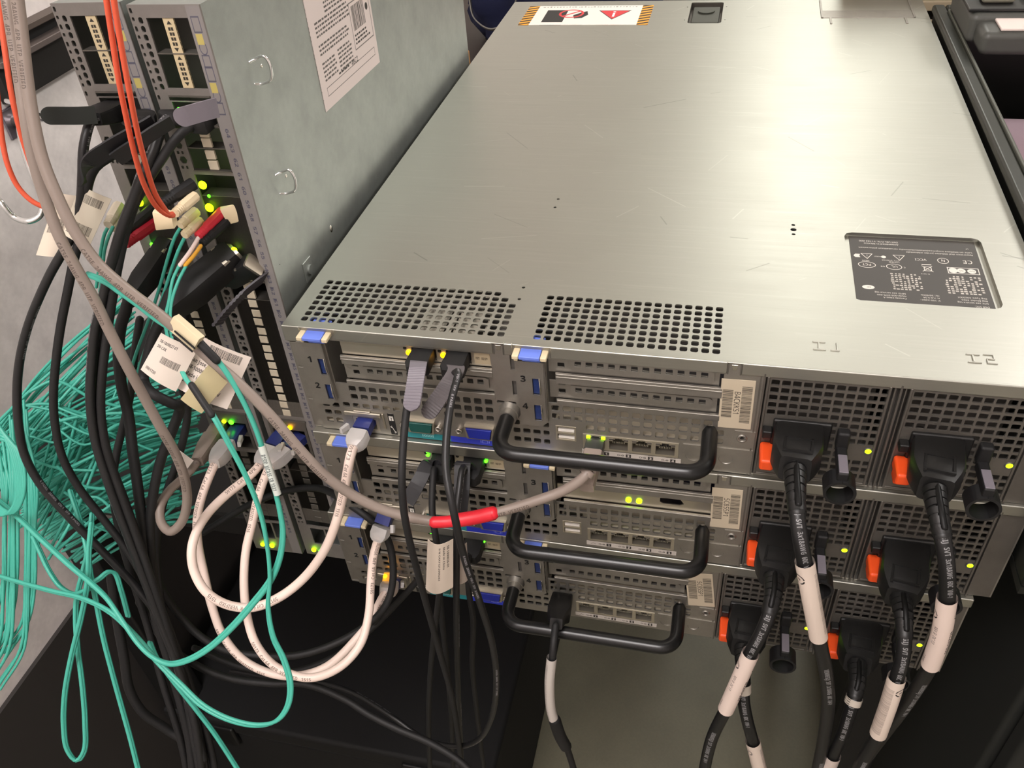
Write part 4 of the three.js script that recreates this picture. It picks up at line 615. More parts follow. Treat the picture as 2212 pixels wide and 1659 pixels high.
{ // aqua cords in front
  let t = thing('aqua_fibre_cord', 'aqua fibre cord with red and black connector boots and a black shrink sleeve', 'fibre cord');
  const bl = [[388, 572, 0.512], [373, 605, 0.512], [365, 650, 0.508], [357, 690, 0.502], [364, 735, 0.496], [384, 785, 0.492], [402, 822, 0.489], [420, 842, 0.487]], br = [[402, 574, 0.512], [384, 610, 0.512], [370, 655, 0.508], [368, 700, 0.502], [374, 745, 0.496], [390, 790, 0.492], [406, 822, 0.489], [424, 840, 0.487]];
  run(t, DD(bl), 0.001, mat.aquaPale, 60); run(t, DD(br), 0.001, mat.aquaPale, 60);
  const tail = [[455, 893, 0.484], [470, 918, 0.484], [500, 972, 0.488], [535, 1040, 0.494], [562, 1110, 0.5], [577, 1180, 0.506], [583, 1250, 0.512], [580, 1310, 0.517], [592, 1375, 0.522], [616, 1425, 0.525], [630, 1478, 0.527], [624, 1525, 0.529], [600, 1556, 0.531], [560, 1565, 0.533], [500, 1553, 0.535], [440, 1522, 0.537], [395, 1480, 0.54], [345, 1430, 0.543], [290, 1368, 0.546], [240, 1322, 0.55], [180, 1292, 0.555], [110, 1275, 0.56], [40, 1256, 0.565], [-40, 1232, 0.57]];
  run(t, DD(tail), 0.00125, mat.aqua, 200); run(t, DD(tail.map(([x, y, d], i) => [x + 7 * Math.cos(0.3 + i * 0.22), y + 3, d + 0.001])), 0.00125, mat.aqua, 200);
  part(t, 'shrink_sleeve', tube(DD([[414, 832, 0.4865], [436, 865, 0.485], [457, 896, 0.483]]), 0.0021, 14, 12), mat.rubber, 'black shrink sleeve');
  part(t, 'white_sleeve', tube(DD([[431, 511, 0.507], [412, 542, 0.509], [389, 573, 0.512]]), 0.0014, 12), std(0xf0dcd6, 0.45)); part(t, 'yellow_sleeve', tube(DD([[434, 531, 0.507], [418, 553, 0.509], [400, 574, 0.512]]), 0.0012, 12), mat.yellow);
  lcBoots(t, [[D(482, 455, 0.516), D(427, 512, 0.507), 0.0031, mat.bootRed, 'red connector boot'], [D(490, 478, 0.518), D(436, 526, 0.508), 0.0030, mat.rubber, 'black connector boot']], body(D(485, 464, 0.517), D(520, 452, 0.517).sub(D(485, 464, 0.517)), V(0, 1, 0), [[0, 0.0055, 0.0035], [0.0085, 0.006, 0.004], [0.0095, 0.005, 0.0035]], 0.25));
  settle(t, D(389, 573, 0.512));

  t = thing('aqua_fibre_cord', 'aqua fibre cord with a beige holder and a white printed sleeve, drooping in front', 'fibre cord');
  const c1 = [[190, 590, 0.50], [232, 606, 0.49], [262, 624, 0.48], [300, 648, 0.472], [340, 676, 0.466], [382, 700, 0.462]];
  run(t, DD(c1), 0.0012, mat.aquaPale, 50); run(t, DD(c1.map(([x, y, d], i) => [x - 3 - i * 0.6, y + 4 + i * 2.4, d])), 0.0012, mat.aqua, 50);
  const c2 = [[424, 728, 0.462], [468, 776, 0.466], [496, 815, 0.47], [526, 868, 0.476], [552, 925, 0.483], [572, 985, 0.49], [590, 1045, 0.496], [604, 1100, 0.501], [612, 1150, 0.506], [606, 1205, 0.511], [586, 1255, 0.516], [548, 1305, 0.52], [502, 1357, 0.524], [452, 1402, 0.527], [405, 1428, 0.53], [368, 1435, 0.532], [330, 1420, 0.534], [298, 1390, 0.537], [262, 1338, 0.54], [232, 1295, 0.544], [198, 1262, 0.548], [150, 1222, 0.552], [95, 1172, 0.557], [40, 1120, 0.562], [-30, 1060, 0.57]];
  run(t, DD(c2), 0.00155, mat.aqua, 200); run(t, DD(c2.slice(6).map(([x, y, d], i) => [x - 2 - 3 * Math.sin(i * 0.3), y - 4, d + 0.001])), 0.0011, mat.aqua, 160);
  part(t, 'beige_holder', body(D(374, 694, 0.459), D(430, 742, 0.459).sub(D(374, 694, 0.459)), V(1, -1, 0.4), [[0, 0.0048, 0.0026], [0.0185, 0.0048, 0.0026]], 0.3), mat.beige, 'beige split holder');
  for (const o of [0, 1]) part(t, 'holder_slot', tube(DD([[378 - o * 5, 716 + o * 7, 0.456], [420 - o * 5, 752 + o * 7, 0.456]]), 0.0006, 8, 6), mat.dark);
  part(t, 'shrink_sleeve', tube(DD([[424, 733, 0.4605], [446, 756, 0.462], [468, 778, 0.4645]]), 0.0024, 14, 12), mat.rubber, 'black shrink sleeve');
  const wl = printed(256, 64, (g, w, h) => { g.fillStyle = '#cfd6cf'; g.fillRect(0, 0, w, h); g.fillStyle = '#5a6462'; F(g, 20, 'sans-serif', 'bold'); for (const y of [14, 46]) g.fillText('B1S00  MCA1S  SB_1AA1', 40, y, 190); });
  part(t, 'printed_sleeve', clean(new THREE.TubeGeometry(curve(DD([[565, 962, 0.486], [582, 1015, 0.4915], [600, 1068, 0.497]])), 14, 0.0022, 12)), wl, 'white printed sleeve');
  settle(t, D(468, 778, 0.466));

  for (const [label, paths] of [
    ['teal fibre cord dropping from two beige boots in the middle of the switches', [[[393, 487, 0.505], [378, 512, 0.51], [362, 560, 0.52], [348, 610, 0.53], [334, 655, 0.54], [316, 705, 0.55], [292, 770, 0.56], [272, 840, 0.575]], [[403, 505, 0.505], [386, 540, 0.512], [368, 590, 0.522], [352, 640, 0.532], [338, 680, 0.542], [322, 730, 0.552], [300, 795, 0.562], [284, 850, 0.575]]]],
    ['teal fibre cord leaving a cream boot beside the hanging paper tags', [[[238, 483, 0.515], [226, 505, 0.52], [219, 535, 0.525], [215, 570, 0.53], [208, 620, 0.54]], [[244, 490, 0.515], [233, 515, 0.52], [225, 545, 0.525], [222, 580, 0.53], [216, 630, 0.54]]]]]) {
    t = thing('teal_fibre_cord', label, 'fibre cord');
    for (const q of paths) run(t, DD(q), 0.00105, mat.aquaDeep, 60);
    if (paths[0][0][0] > 300) lcBoots(t, [[D(424, 456, 0.512), D(389, 487, 0.503), 0.0031, mat.ivory], [D(432, 476, 0.513), D(398, 508, 0.503), 0.0031, mat.ivory]]);
    else lcBoots(t, [[D(258, 444, 0.525), D(234, 486, 0.514), 0.0036, mat.cream], [D(262, 458, 0.527), D(244, 494, 0.516), 0.003, mat.cream]]);
    settle(t, DD([paths[0][0]])[0]);
  }
  t = thing('fibre_cord_red_boot', 'white sleeved fibre cord with a dark red boot on the left switch', 'fibre cord');
  run(t, DD([[274, 524, 0.513], [250, 545, 0.517], [232, 566, 0.521], [214, 600, 0.53]]), 0.0013, std(0xd9c4be, 0.5), 30); run(t, DD([[266, 506, 0.513], [260, 520, 0.516], [252, 540, 0.52]]), 0.0012, mat.yellow, 20);
  lcBoots(t, [[D(334, 482, 0.53), D(270, 528, 0.512), 0.0034, std(0xb01c30, 0.5), 'dark red boot'], [D(330, 452, 0.53), D(264, 508, 0.515), 0.0036, mat.rubber, 'black boot']]);
  settle(t, D(274, 524, 0.513));

  // hanging loop and loose ends at the lower left
  for (const [label, q] of [
    ['aqua fibre cord hanging in a long narrow loop at lower left', [[196, 1130, 0.56], [190, 1190, 0.56], [188, 1250, 0.56], [174, 1330, 0.565], [152, 1420, 0.57], [138, 1500, 0.575], [136, 1570, 0.58], [144, 1620, 0.583], [164, 1643, 0.585], [180, 1622, 0.585], [182, 1560, 0.583], [176, 1480, 0.58], [166, 1400, 0.578], [162, 1340, 0.577], [164, 1290, 0.577], [176, 1240, 0.578], [190, 1180, 0.58], [197, 1110, 0.585]]],
    ['aqua fibre cord trailing from the knot down to the bottom edge', [[150, 1060, 0.58], [178, 1150, 0.575], [196, 1250, 0.57], [208, 1310, 0.573], [222, 1380, 0.577], [240, 1450, 0.58], [262, 1530, 0.585], [280, 1595, 0.588], [306, 1700, 0.592]]],
    ['aqua fibre cord sloping steeply out of the bottom edge under the black cables', [[322, 1388, 0.56], [336, 1420, 0.562], [372, 1470, 0.567], [420, 1530, 0.574], [462, 1585, 0.58], [530, 1690, 0.588]]],
    ['aqua fibre cord in a short arch to the right of the knot', [[190, 1262, 0.563], [212, 1250, 0.566], [232, 1235, 0.57], [246, 1238, 0.574], [260, 1275, 0.578], [275, 1330, 0.585]]],
    ['aqua fibre cord sagging in a curve to the left of the knot', [[70, 1160, 0.575], [84, 1190, 0.572], [104, 1232, 0.57], [130, 1268, 0.568], [160, 1282, 0.566], [190, 1272, 0.564]]]]) {
    t = thing('aqua_fibre_cord', label, 'fibre cord'); run(t, DD(q), 0.0013, mat.aqua, 110, 8); run(t, DD(q.map(([x, y, d]) => [x + 4, y + 1, d + 0.0012])), 0.0013, mat.aquaDeep, 110, 8); settle(t, D(...q[0]));
  }
  // the bundle: thin cords, each its own
  const bundle = 'thin aqua fibre cord in the dense bundle between the white wall and the left switch';
  const strand = (q, m, r = rr(0.0009, 0.0013)) => { const p = DD(q), o = p[0].clone(); solo('bundle_cord', tube(p.map((v) => v.sub(o)), r, 26, 6), m, bundle, 'fibre cord', 'aqua bundle cords').position.copy(o); };
  const ms = [mat.aqua, mat.aquaDeep, mat.aquaDeep, mat.aqua];
  const pick = () => ms[Math.floor(rnd() * 4)];
  const fan = (n, sx, sy, ex, ey, d0, d1, sag) => { for (let i = 0; i < n; i++) { const k = (i + rnd()) / n, x0 = sx[0] + (sx[1] - sx[0]) * k + rr(-14, 14), y0 = sy[0] + (sy[1] - sy[0]) * k + rr(-18, 18), x1 = ex[0] + (ex[1] - ex[0]) * k + rr(-18, 18), y1 = ey[0] + (ey[1] - ey[0]) * k + rr(-24, 24), a = rr(d0, d1), b = a + rr(-0.02, 0.02), s = sag + rr(-16, 16); strand([[x0, y0, a], [x0 + (x1 - x0) * 0.3, y0 + (y1 - y0) * 0.3 + s * 0.7, a + 0.004], [x0 + (x1 - x0) * 0.66, y0 + (y1 - y0) * 0.66 + s * 0.8, b], [x1, y1, b]], pick()); } };
  fan(22, [255, 315], [640, 720], [-15, 20], [915, 1010], 0.61, 0.66, -22);
  fan(46, [300, 440], [790, 900], [-25, 60], [960, 1090], 0.615, 0.68, -30);
  fan(44, [380, 470], [870, 1000], [-20, 130], [1030, 1190], 0.62, 0.69, -34);
  fan(26, [350, 420], [1010, 1120], [30, 190], [1110, 1215], 0.64, 0.70, -20);
  fan(12, [100, 250], [860, 940], [30, 120], [1060, 1200], 0.60, 0.64, 20);
  for (let i = 0; i < 14; i++) { const y = rr(840, 1120), x = rr(20, 160); strand([[x, y, 0.60], [x + rr(50, 90), y + rr(-30, 50), 0.605], [x + rr(120, 190), y + rr(-20, 70), 0.615], [x + rr(210, 270), y + rr(-60, 60), 0.63]], pick()); }
  for (let i = 0; i < 18; i++) { const x = rr(6, 78), l = rr(60, 190); strand([[x - 20 + rr(-20, 20), 900 + rr(-40, 60), 0.585], [x + rr(-6, 8), 1040, 0.58], [x + 2, 1140, 0.58], [x + rr(-3, 3), 1200 + l * 0.5, 0.585], [x - 10 + rr(-6, 4), 1250 + l * 0.8, 0.59], [x - 60, 1300 + l, 0.6]], i % 3 ? mat.aqua : mat.aquaDeep); }
  for (let i = 0; i < 6; i++) strand([[-30, 880 + i * 12, 0.55], [4 + i * 5, 930 + i * 6, 0.55], [30 + i * 4, 1000, 0.55], [36 + i * 3, 1070, 0.552], [18 + i * 2, 1108, 0.555], [-30, 1112 - i * 8, 0.56]], mat.aquaPale, 0.0013);
}
// ---- black attach cables -----------------------------------------------------------------------------------
const paperTag = (lines, bars, seed0, bg = '#e6dad0') => printed(512, 384, (g, w, h) => { g.fillStyle = bg; g.fillRect(0, 0, w, h); g.fillStyle = '#3a3532'; F(g, 38, 'sans-serif', 'bold'); lines.forEach(([s, x, y]) => g.fillText(s, x, y)); bars.forEach(([x, y, ww, hh], i) => barcode(g, x, y, ww, hh, seed0 + 31 * i)); });
// tags are read with the head to the right: drawn upright, then turned by the order of the corners
const tagA = paperTag([['Brocade', 40, 110], ['San Jose, CA', 40, 160], ['58-1000026-01', 40, 210], ['Made in China', 40, 260], ['SN CAX1132000460V', 40, 310]], [[150, 20, 300, 56]], 5), tagB = paperTag([['58-1000027-01', 40, 60], ['SN CAX', 40, 110], ['0001330', 40, 330]], [[160, 170, 260, 60]], 7, '#ddd2c6'), tagC = paperTag([['00', 420, 60]], [[60, 150, 300, 90]], 11, '#d8cbb9'), tagD = paperTag([['SN', 30, 340]], [[60, 40, 380, 60], [60, 250, 380, 70]], 17, '#d8d0bd');
const qsfp = (t, p, end, w = 0.009, h = 0.006, m = mat.rubber) => { const ax = end.clone().sub(p), L = ax.length(); part(t, 'plug_shell', merge(body(p, ax, V(1, 0, 0), [[-0.006, w * 0.9, h * 0.9], [L * 0.55, w, h], [L * 0.8, w * 0.8, h * 0.85], [L, w * 0.4, w * 0.4]], 0.3)), m); part(t, 'plug_head', body(p, ax, V(1, 0, 0), [[-0.008, w * 0.85, h * 0.8], [0.004, w * 0.92, h * 0.92]], 0.2), mat.nickel); };
const dac = (label, pts, r, plugAt, plugEnd, o = {}) => {
  const t = thing('attach_cable', label, 'attach cable', V(0, 0, 0), 'black attach cables'), w = DD(pts);
  run(t, plugAt ? [between(plugAt, plugEnd, 0.7), plugEnd, ...w] : w, r, o.text ? 'black' : mat.rubber, 120, 10);
  if (plugAt) qsfp(t, plugAt, plugEnd, o.w, o.h, o.m);
  for (const [q, wd, m, side, ro] of o.tabs ?? []) part(t, 'pull_tab', ribbon(q, wd, 0.0012, side, ro ?? { round: 1 }), m, m === mat.tabGray ? 'grey pull tab' : 'dark pull tab');
  for (const [q, m, b = 0.002] of o.cards ?? []) part(t, 'paper_or_tape_tag', card(DD(q), 0.0004, b), m);
  return settle(t, w[0]);
};
// upper pair: from the first plug of each switch
dac('black attach cable with a flat tab pointing left from the left switch', [[196, 262, 0.465], [188, 285, 0.462], [180, 325, 0.462], [178, 380, 0.466], [174, 440, 0.472], [160, 495, 0.478], [138, 540, 0.485], [112, 585, 0.49], [88, 635, 0.497], [62, 700, 0.507], [44, 770, 0.517], [37, 840, 0.526], [40, 915, 0.535], [54, 985, 0.545], [90, 1050, 0.555], [150, 1118, 0.567], [220, 1190, 0.58], [300, 1275, 0.592], [360, 1360, 0.605], [400, 1470, 0.615], [430, 1580, 0.63], [450, 1700, 0.64]], 0.0027, A.w(18, 58, 0), D(206, 258, 0.468), { w: 0.0085, h: 0.005, text: 1,
  tabs: [[DD([[208, 248, 0.458], [170, 250, 0.455], [130, 250, 0.452], [88, 250, 0.45]]), 0.0092, std(0x1e2420, 0.5), V(0, 1, -0.2)]], cards: [[[[172, 398, 0.468], [241, 430, 0.472], [193, 533, 0.48], [136, 505, 0.476]], tagD]] });
dac('black attach cable with a wide flat tab crossing the left switch', [[318, 268, 0.463], [250, 330, 0.46], [206, 362, 0.462], [190, 400, 0.468], [186, 440, 0.474], [176, 500, 0.48], [160, 560, 0.487], [146, 630, 0.496], [132, 700, 0.506], [122, 770, 0.515], [116, 840, 0.524], [118, 910, 0.534], [134, 985, 0.545], [168, 1050, 0.556], [222, 1120, 0.568], [282, 1200, 0.58], [330, 1290, 0.592], [372, 1400, 0.605], [400, 1500, 0.617], [430, 1660, 0.63]], 0.0026, A.w(30, 62, 2), D(322, 264, 0.462), { w: 0.0075, h: 0.005,
  tabs: [[DD([[332, 262, 0.452], [285, 290, 0.449], [232, 322, 0.448], [190, 356, 0.45], [178, 398, 0.455]]), 0.0098, mat.tabBlack, V(0.5, 0.8, 0), {}]], cards: [[[[125, 416, 0.482], [172, 424, 0.483], [141, 556, 0.492], [78, 551, 0.49]], tagC]] });
dac('black attach cable with a grey tab folded to the right at the right switch', [[352, 268, 0.468], [330, 330, 0.466], [308, 375, 0.468], [292, 420, 0.473], [272, 470, 0.478], [255, 520, 0.483], [240, 575, 0.49], [224, 640, 0.5], [206, 710, 0.51], [198, 790, 0.52], [196, 870, 0.53], [206, 950, 0.541], [230, 1030, 0.552], [262, 1120, 0.565], [300, 1220, 0.578], [342, 1330, 0.592], [384, 1440, 0.606], [420, 1560, 0.62], [440, 1700, 0.635]], 0.0031, B.w(10, 60, 2), D(362, 258, 0.466), { w: 0.007, h: 0.005, text: 1,
  tabs: [[DD([[470, 232, 0.452], [440, 240, 0.447], [405, 250, 0.446], [378, 258, 0.448]]), 0.0102, mat.tabGray, V(0, 1, 0), { round: 1 }]] });
dac('black attach cable with a flat tab lying across the gap between the switches', [[398, 282, 0.47], [372, 310, 0.468], [348, 345, 0.468], [322, 385, 0.472], [296, 430, 0.477], [276, 485, 0.482], [258, 560, 0.49], [244, 640, 0.5], [232, 720, 0.511], [222, 800, 0.521], [218, 880, 0.532], [228, 960, 0.543], [256, 1050, 0.556], [292, 1150, 0.57], [330, 1260, 0.584], [366, 1370, 0.598], [400, 1480, 0.612], [440, 1640, 0.63]], 0.0027, B.w(24, 62, 2), D(412, 276, 0.472), { w: 0.008, h: 0.005,
  tabs: [[DD([[372, 262, 0.455], [330, 288, 0.452], [288, 318, 0.451], [250, 345, 0.452]]), 0.0098, mat.tabBlack, V(0.5, 0.8, 0), {}]] });
// the heavy plugs in the middle of the switches
dac('thick black attach cable below the red boot of the left switch', [[272, 670, 0.535], [262, 700, 0.537], [256, 760, 0.545], [262, 830, 0.553], [278, 900, 0.56], [286, 970, 0.566], [296, 1040, 0.574], [306, 1120, 0.582], [318, 1220, 0.592], [336, 1330, 0.605], [372, 1450, 0.618], [410, 1600, 0.635], [420, 1700, 0.645]], 0.0036, A.w(17, 150, 1), D(274, 660, 0.535), { w: 0.0065, h: 0.007 });
dac('thick black attach cable carrying the large printed paper tags', [[348, 690, 0.53], [330, 730, 0.533], [318, 775, 0.536], [310, 820, 0.54], [330, 850, 0.53], [372, 872, 0.535], [388, 880, 0.545], [372, 930, 0.556], [350, 985, 0.566], [334, 1050, 0.575], [324, 1130, 0.584], [328, 1220, 0.593], [345, 1320, 0.605], [378, 1430, 0.617], [425, 1560, 0.632], [460, 1700, 0.646]], 0.0034, B.w(14, 152, 1), D(352, 680, 0.53), { w: 0.009, h: 0.0095,
  cards: [[[[427, 721, 0.492], [543, 772, 0.496], [491, 884, 0.505], [376, 834, 0.5]], tagA, 0.003], [[[348, 719, 0.482], [428, 752, 0.486], [380, 846, 0.495], [304, 798, 0.49]], tagB, 0.002], [[[452, 786, 0.489], [492, 826, 0.4905], [436, 893, 0.499], [390, 862, 0.497]], mat.tape, 0.001]] });  // third card is clear tape; its shade and backlight are painted tan
dac('black attach cable with a long ribbed tab across the lower right switch', [[420, 640, 0.565], [396, 690, 0.565], [380, 760, 0.57], [392, 830, 0.58], [405, 880, 0.59], [398, 940, 0.596], [378, 1010, 0.602], [352, 1090, 0.608], [338, 1180, 0.614], [346, 1280, 0.62], [372, 1390, 0.628], [420, 1520, 0.64], [470, 1680, 0.655]], 0.0028, B.w(27, 157, 1), D(470, 610, 0.56), { w: 0.0075, h: 0.006,
  tabs: [[DD([[602, 578, 0.545], [568, 602, 0.538], [530, 632, 0.534], [495, 668, 0.534], [468, 702, 0.538]]), 0.0102, std(0x3b383d, 0.5), V(0.6, 0.8, 0), { ribs: 1, ribFrom: 0.5 }]] });
for (const [label, pts, r] of [
  ['black cable hanging just right of the thick pair of cables', [[238, 610, 0.51], [226, 700, 0.518], [214, 790, 0.527], [212, 880, 0.536], [232, 980, 0.55], [272, 1090, 0.566], [310, 1200, 0.582], [350, 1320, 0.598], [400, 1450, 0.616], [450, 1600, 0.636], [470, 1700, 0.646]], 0.0029],
  ['black cable dropping behind the grey cord and widening the dark mass', [[302, 690, 0.56], [290, 770, 0.565], [282, 850, 0.57], [266, 920, 0.575], [250, 990, 0.58], [244, 1060, 0.586], [258, 1150, 0.594], [286, 1250, 0.603], [318, 1350, 0.613], [350, 1470, 0.626], [390, 1600, 0.64], [410, 1700, 0.65]], 0.0026],
  ['black cable bending away along the bottom left towards the floor', [[240, 1240, 0.60], [252, 1330, 0.61], [268, 1420, 0.62], [280, 1490, 0.63], [310, 1540, 0.64], [360, 1575, 0.65], [405, 1610, 0.655], [420, 1700, 0.665]], 0.0035],
  ['black cable arching from the dark mass under the white loops', [[330, 1240, 0.62], [380, 1320, 0.625], [440, 1380, 0.63], [500, 1408, 0.634], [560, 1416, 0.637], [640, 1416, 0.64], [720, 1392, 0.642], [790, 1352, 0.643], [832, 1310, 0.642], [848, 1260, 0.64], [845, 1190, 0.635], [826, 1145, 0.628], [795, 1118, 0.622], [740, 1080, 0.63], [690, 1055, 0.65], [620, 1060, 0.665], [540, 1090, 0.675], [440, 1150, 0.68]], 0.0028],
  ['black cable sweeping low behind the white loops to the right', [[300, 1300, 0.63], [360, 1390, 0.637], [430, 1440, 0.643], [500, 1466, 0.648], [580, 1476, 0.652], [660, 1478, 0.655], [740, 1508, 0.655], [800, 1545, 0.652], [860, 1575, 0.648], [930, 1605, 0.644], [1000, 1650, 0.64], [1060, 1720, 0.636]], 0.0028],
  ['black cable rising from the lower left to the underside of the lowest server', [[420, 1400, 0.66], [520, 1440, 0.668], [620, 1452, 0.672], [720, 1420, 0.675], [800, 1360, 0.675], [860, 1300, 0.67], [905, 1250, 0.655]], 0.0026],
]) dac(label, pts, r, null, null, {});
// server attach cables
const srvDac = (label, plug, pts, o = {}) => {
  const t = thing('attach_cable', label, 'attach cable', V(0, 0, 0), 'black attach cables'), w = ZZ(pts), e = plug.clone().add(V(0, -0.001, 0.016));
  part(t, 'plug_shell', body(plug, V(0, 0, 1), V(1, 0, 0), [[-0.01, 0.0066, 0.0042], [0.004, 0.0070, 0.0046], [0.012, 0.0072, 0.0046], [0.016, 0.005, 0.0036]], 0.25), mat.rubber);
  run(t, [e, ...w], 0.0022, o.text ? 'black' : mat.rubber, 150, 12);
  if (o.tab) part(t, 'pull_tab', ribbon([plug.clone().add(V(0, 0.002, 0.008)), ...ZZ(o.tab)], o.tw ?? 0.0098, 0.0011, V(1, 0, 0), o.dark ? {} : { round: 1, ribs: 1, ribFrom: 0.42, n: 56 }), o.dark ? mat.tabBlack : std(o.tone ?? 0x77727a, 0.5), o.dark ? 'dark pull tab' : 'grey ribbed pull tab');
  return [t, plug];
};
{
  let [t, p] = srvDac('black attach cable with the lighter grey tab hanging from the top server', V(0.0904, TOP - 0.0146, 0), [[892, 810, 0.030], [878, 890, 0.052], [871, 960, 0.066], [868, 1030, 0.078], [872, 1100, 0.085], [884, 1165, 0.088], [902, 1235, 0.088], [928, 1330, 0.085], [953, 1420, 0.08], [975, 1500, 0.075], [990, 1590, 0.07], [1000, 1700, 0.065]], { tab: [[903, 790, 0.024], [895, 840, 0.042], [887, 888, 0.054]] }); settle(t, p);
  [t, p] = srvDac('black attach cable with the slanting grey tab from the top server, looping low', V(0.1124, TOP - 0.0146, 0), [[990, 805, 0.026], [974, 870, 0.046], [964, 950, 0.064], [964, 1020, 0.078], [978, 1095, 0.09], [1003, 1205, 0.094], [1038, 1305, 0.092], [1063, 1390, 0.088], [1072, 1465, 0.084], [1063, 1545, 0.078], [1034, 1597, 0.072], [985, 1612, 0.064], [920, 1598, 0.056], [850, 1550, 0.046], [770, 1500, 0.03], [690, 1474, 0.015], [600, 1466, 0.0], [500, 1450, -0.015]], { tab: [[985, 800, 0.018], [955, 850, 0.034], [918, 902, 0.044]], tone: 0x5b5658, text: 1 }); settle(t, p);
  [t, p] = srvDac('black attach cable of the middle server carrying the upright white label', V(0.0922, TOP - 0.1015, 0.004), [[938, 1010, 0.02], [934, 1060, 0.034], [934, 1110, 0.045], [942, 1165, 0.055], [952, 1225, 0.06], [948, 1290, 0.062], [938, 1370, 0.06], [930, 1450, 0.056], [926, 1550, 0.05], [930, 1700, 0.04]], { tab: [[928, 1000, 0.012], [908, 1035, 0.024], [880, 1085, 0.034]], dark: 1 });
  const whiteTag = printed(384, 512, (g, w, h) => { g.fillStyle = '#d3c5b5'; g.fillRect(0, 0, w, h); g.save(); g.translate(250, 36); g.rotate(Math.PI / 2); g.fillStyle = '#3c3632'; F(g, 34, 'sans-serif', 'bold'); g.fillText('58-1000026-01', 0, -76); g.fillText('Made in China', 0, -28); g.fillText('S/N CAX11212000263', 0, 30, 390); g.restore(); });
  part(t, 'paper_or_tape_tag', card(ZZ([[924, 1164, 0.066], [979, 1164, 0.066], [979, 1268, 0.07], [920, 1272, 0.07]]), 0.0005, 0.005), whiteTag, 'white label wrapped on the cable'); settle(t, p);
  [t, p] = srvDac('black attach cable hanging right of the upright white label', V(0.1142, TOP - 0.1015, 0.004), [[1000, 1010, 0.02], [992, 1060, 0.034], [986, 1120, 0.046], [986, 1180, 0.054], [986, 1260, 0.06], [986, 1350, 0.062], [988, 1450, 0.06], [992, 1550, 0.056], [1000, 1700, 0.05]], { tab: [[1001, 1000, 0.014], [998, 1050, 0.026], [991, 1112, 0.036]], dark: 1, tw: 0.0105, text: 1 });
  part(t, 'paper_or_tape_tag', card(ZZ([[994, 1175, 0.05], [1008, 1172, 0.046], [1012, 1250, 0.05], [993, 1262, 0.056]]), 0.0004, 0.001), std(0xb9aca0, 0.6)); settle(t, p);
  for (const [label, x, q] of [['black attach cable of the lowest server, left one of its pair', 0.083, [[955, 1190, 0.02], [950, 1260, 0.03], [955, 1340, 0.032], [965, 1430, 0.03], [975, 1560, 0.02], [980, 1700, 0.01]]], ['black attach cable of the lowest server, right one of its pair', 0.105, [[1010, 1200, 0.02], [1012, 1270, 0.03], [1022, 1340, 0.032], [1020, 1430, 0.028], [1028, 1520, 0.02], [1050, 1700, 0.01]]]]) { [t, p] = srvDac(label, V(x, TABLE + 0.0735, 0.002), q, {}); settle(t, p); }
  // amber lit clear plug beside the lowest server's first port
  t = thing('dark_patch_cord', 'short dark cord with a clear plug glowing yellow at the lowest server', 'network cord'); const p0 = at(838, 1240, 0.006), p1 = at(826, 1300, 0.03);
  part(t, 'plug', body(p0, p1.clone().sub(p0), V(1, 0, 0), [[0, 0.003, 0.0022], [0.02, 0.003, 0.0022]], 0.3), new THREE.MeshPhysicalMaterial({ color: 0xe8d37a, roughness: 0.3, transmission: 0.6, thickness: 0.003 }));
  part(t, 'lit_tip', clean(new THREE.SphereGeometry(0.0016, 12, 8).translate(p0.x - 0.001, p0.y + 0.0005, p0.z + 0.003)), mat.amber); run(t, [p1, ...ZZ([[815, 1335, 0.03], [790, 1370, 0.02], [750, 1410, 0.0]])], 0.0022, mat.rubber, 30); settle(t, p0);
}
{ // black plug in the lowest server's USB port, its cord with a white wrap
  const t = thing('usb_cord', 'black cord with a blocky plug and a white wrap under the lowest server', 'cord'); const s = V(0.1685, TABLE + 0.0215, 0.002);
  const pts = ZZ([[1200, 1352, 0.045], [1196, 1390, 0.056], [1193, 1425, 0.062], [1188, 1480, 0.066], [1190, 1530, 0.068], [1200, 1570, 0.068], [1222, 1610, 0.066], [1245, 1680, 0.064]]), e = pts[0];
  part(t, 'plug', body(s, e.clone().sub(s), V(1, 0, 0), [[0.004, 0.0078, 0.0062], [0.03, 0.0082, 0.0066], [0.036, 0.006, 0.005], [0.048, 0.0044, 0.004]], 0.25), mat.black);
  part(t, 'metal_tip', body(s, V(0, 0, 1), V(1, 0, 0), [[-0.008, 0.006, 0.0024], [0.006, 0.006, 0.0024]], 0.1), mat.nickel);
  run(t, pts, 0.0026, mat.rubber, 60, 12);
  const wrap = printed(128, 512, (g, w, h) => { g.fillStyle = '#c4bdb6'; g.fillRect(0, 0, w, h); for (let y = 40; y < 470; y += 5) { g.fillStyle = `rgba(70,62,58,${rr(0.15, 0.6)})`; g.fillRect(0, y, 86, 2.4); } });
  wrap.map.rotation = Math.PI / 2; wrap.map.center.set(0.5, 0.5);
  part(t, 'white_wrap', clean(new THREE.TubeGeometry(curve(ZZ([[1192, 1420, 0.0615], [1187, 1475, 0.0655], [1190, 1530, 0.0675], [1197, 1557, 0.0675]])), 30, 0.0036, 14)), wrap, 'white printed wrap');
  part(t, 'sleeve', tube(ZZ([[1198, 1555, 0.0675], [1210, 1590, 0.067], [1222, 1612, 0.066]]), 0.0046, 14, 12), mat.rubber); settle(t, s);
}
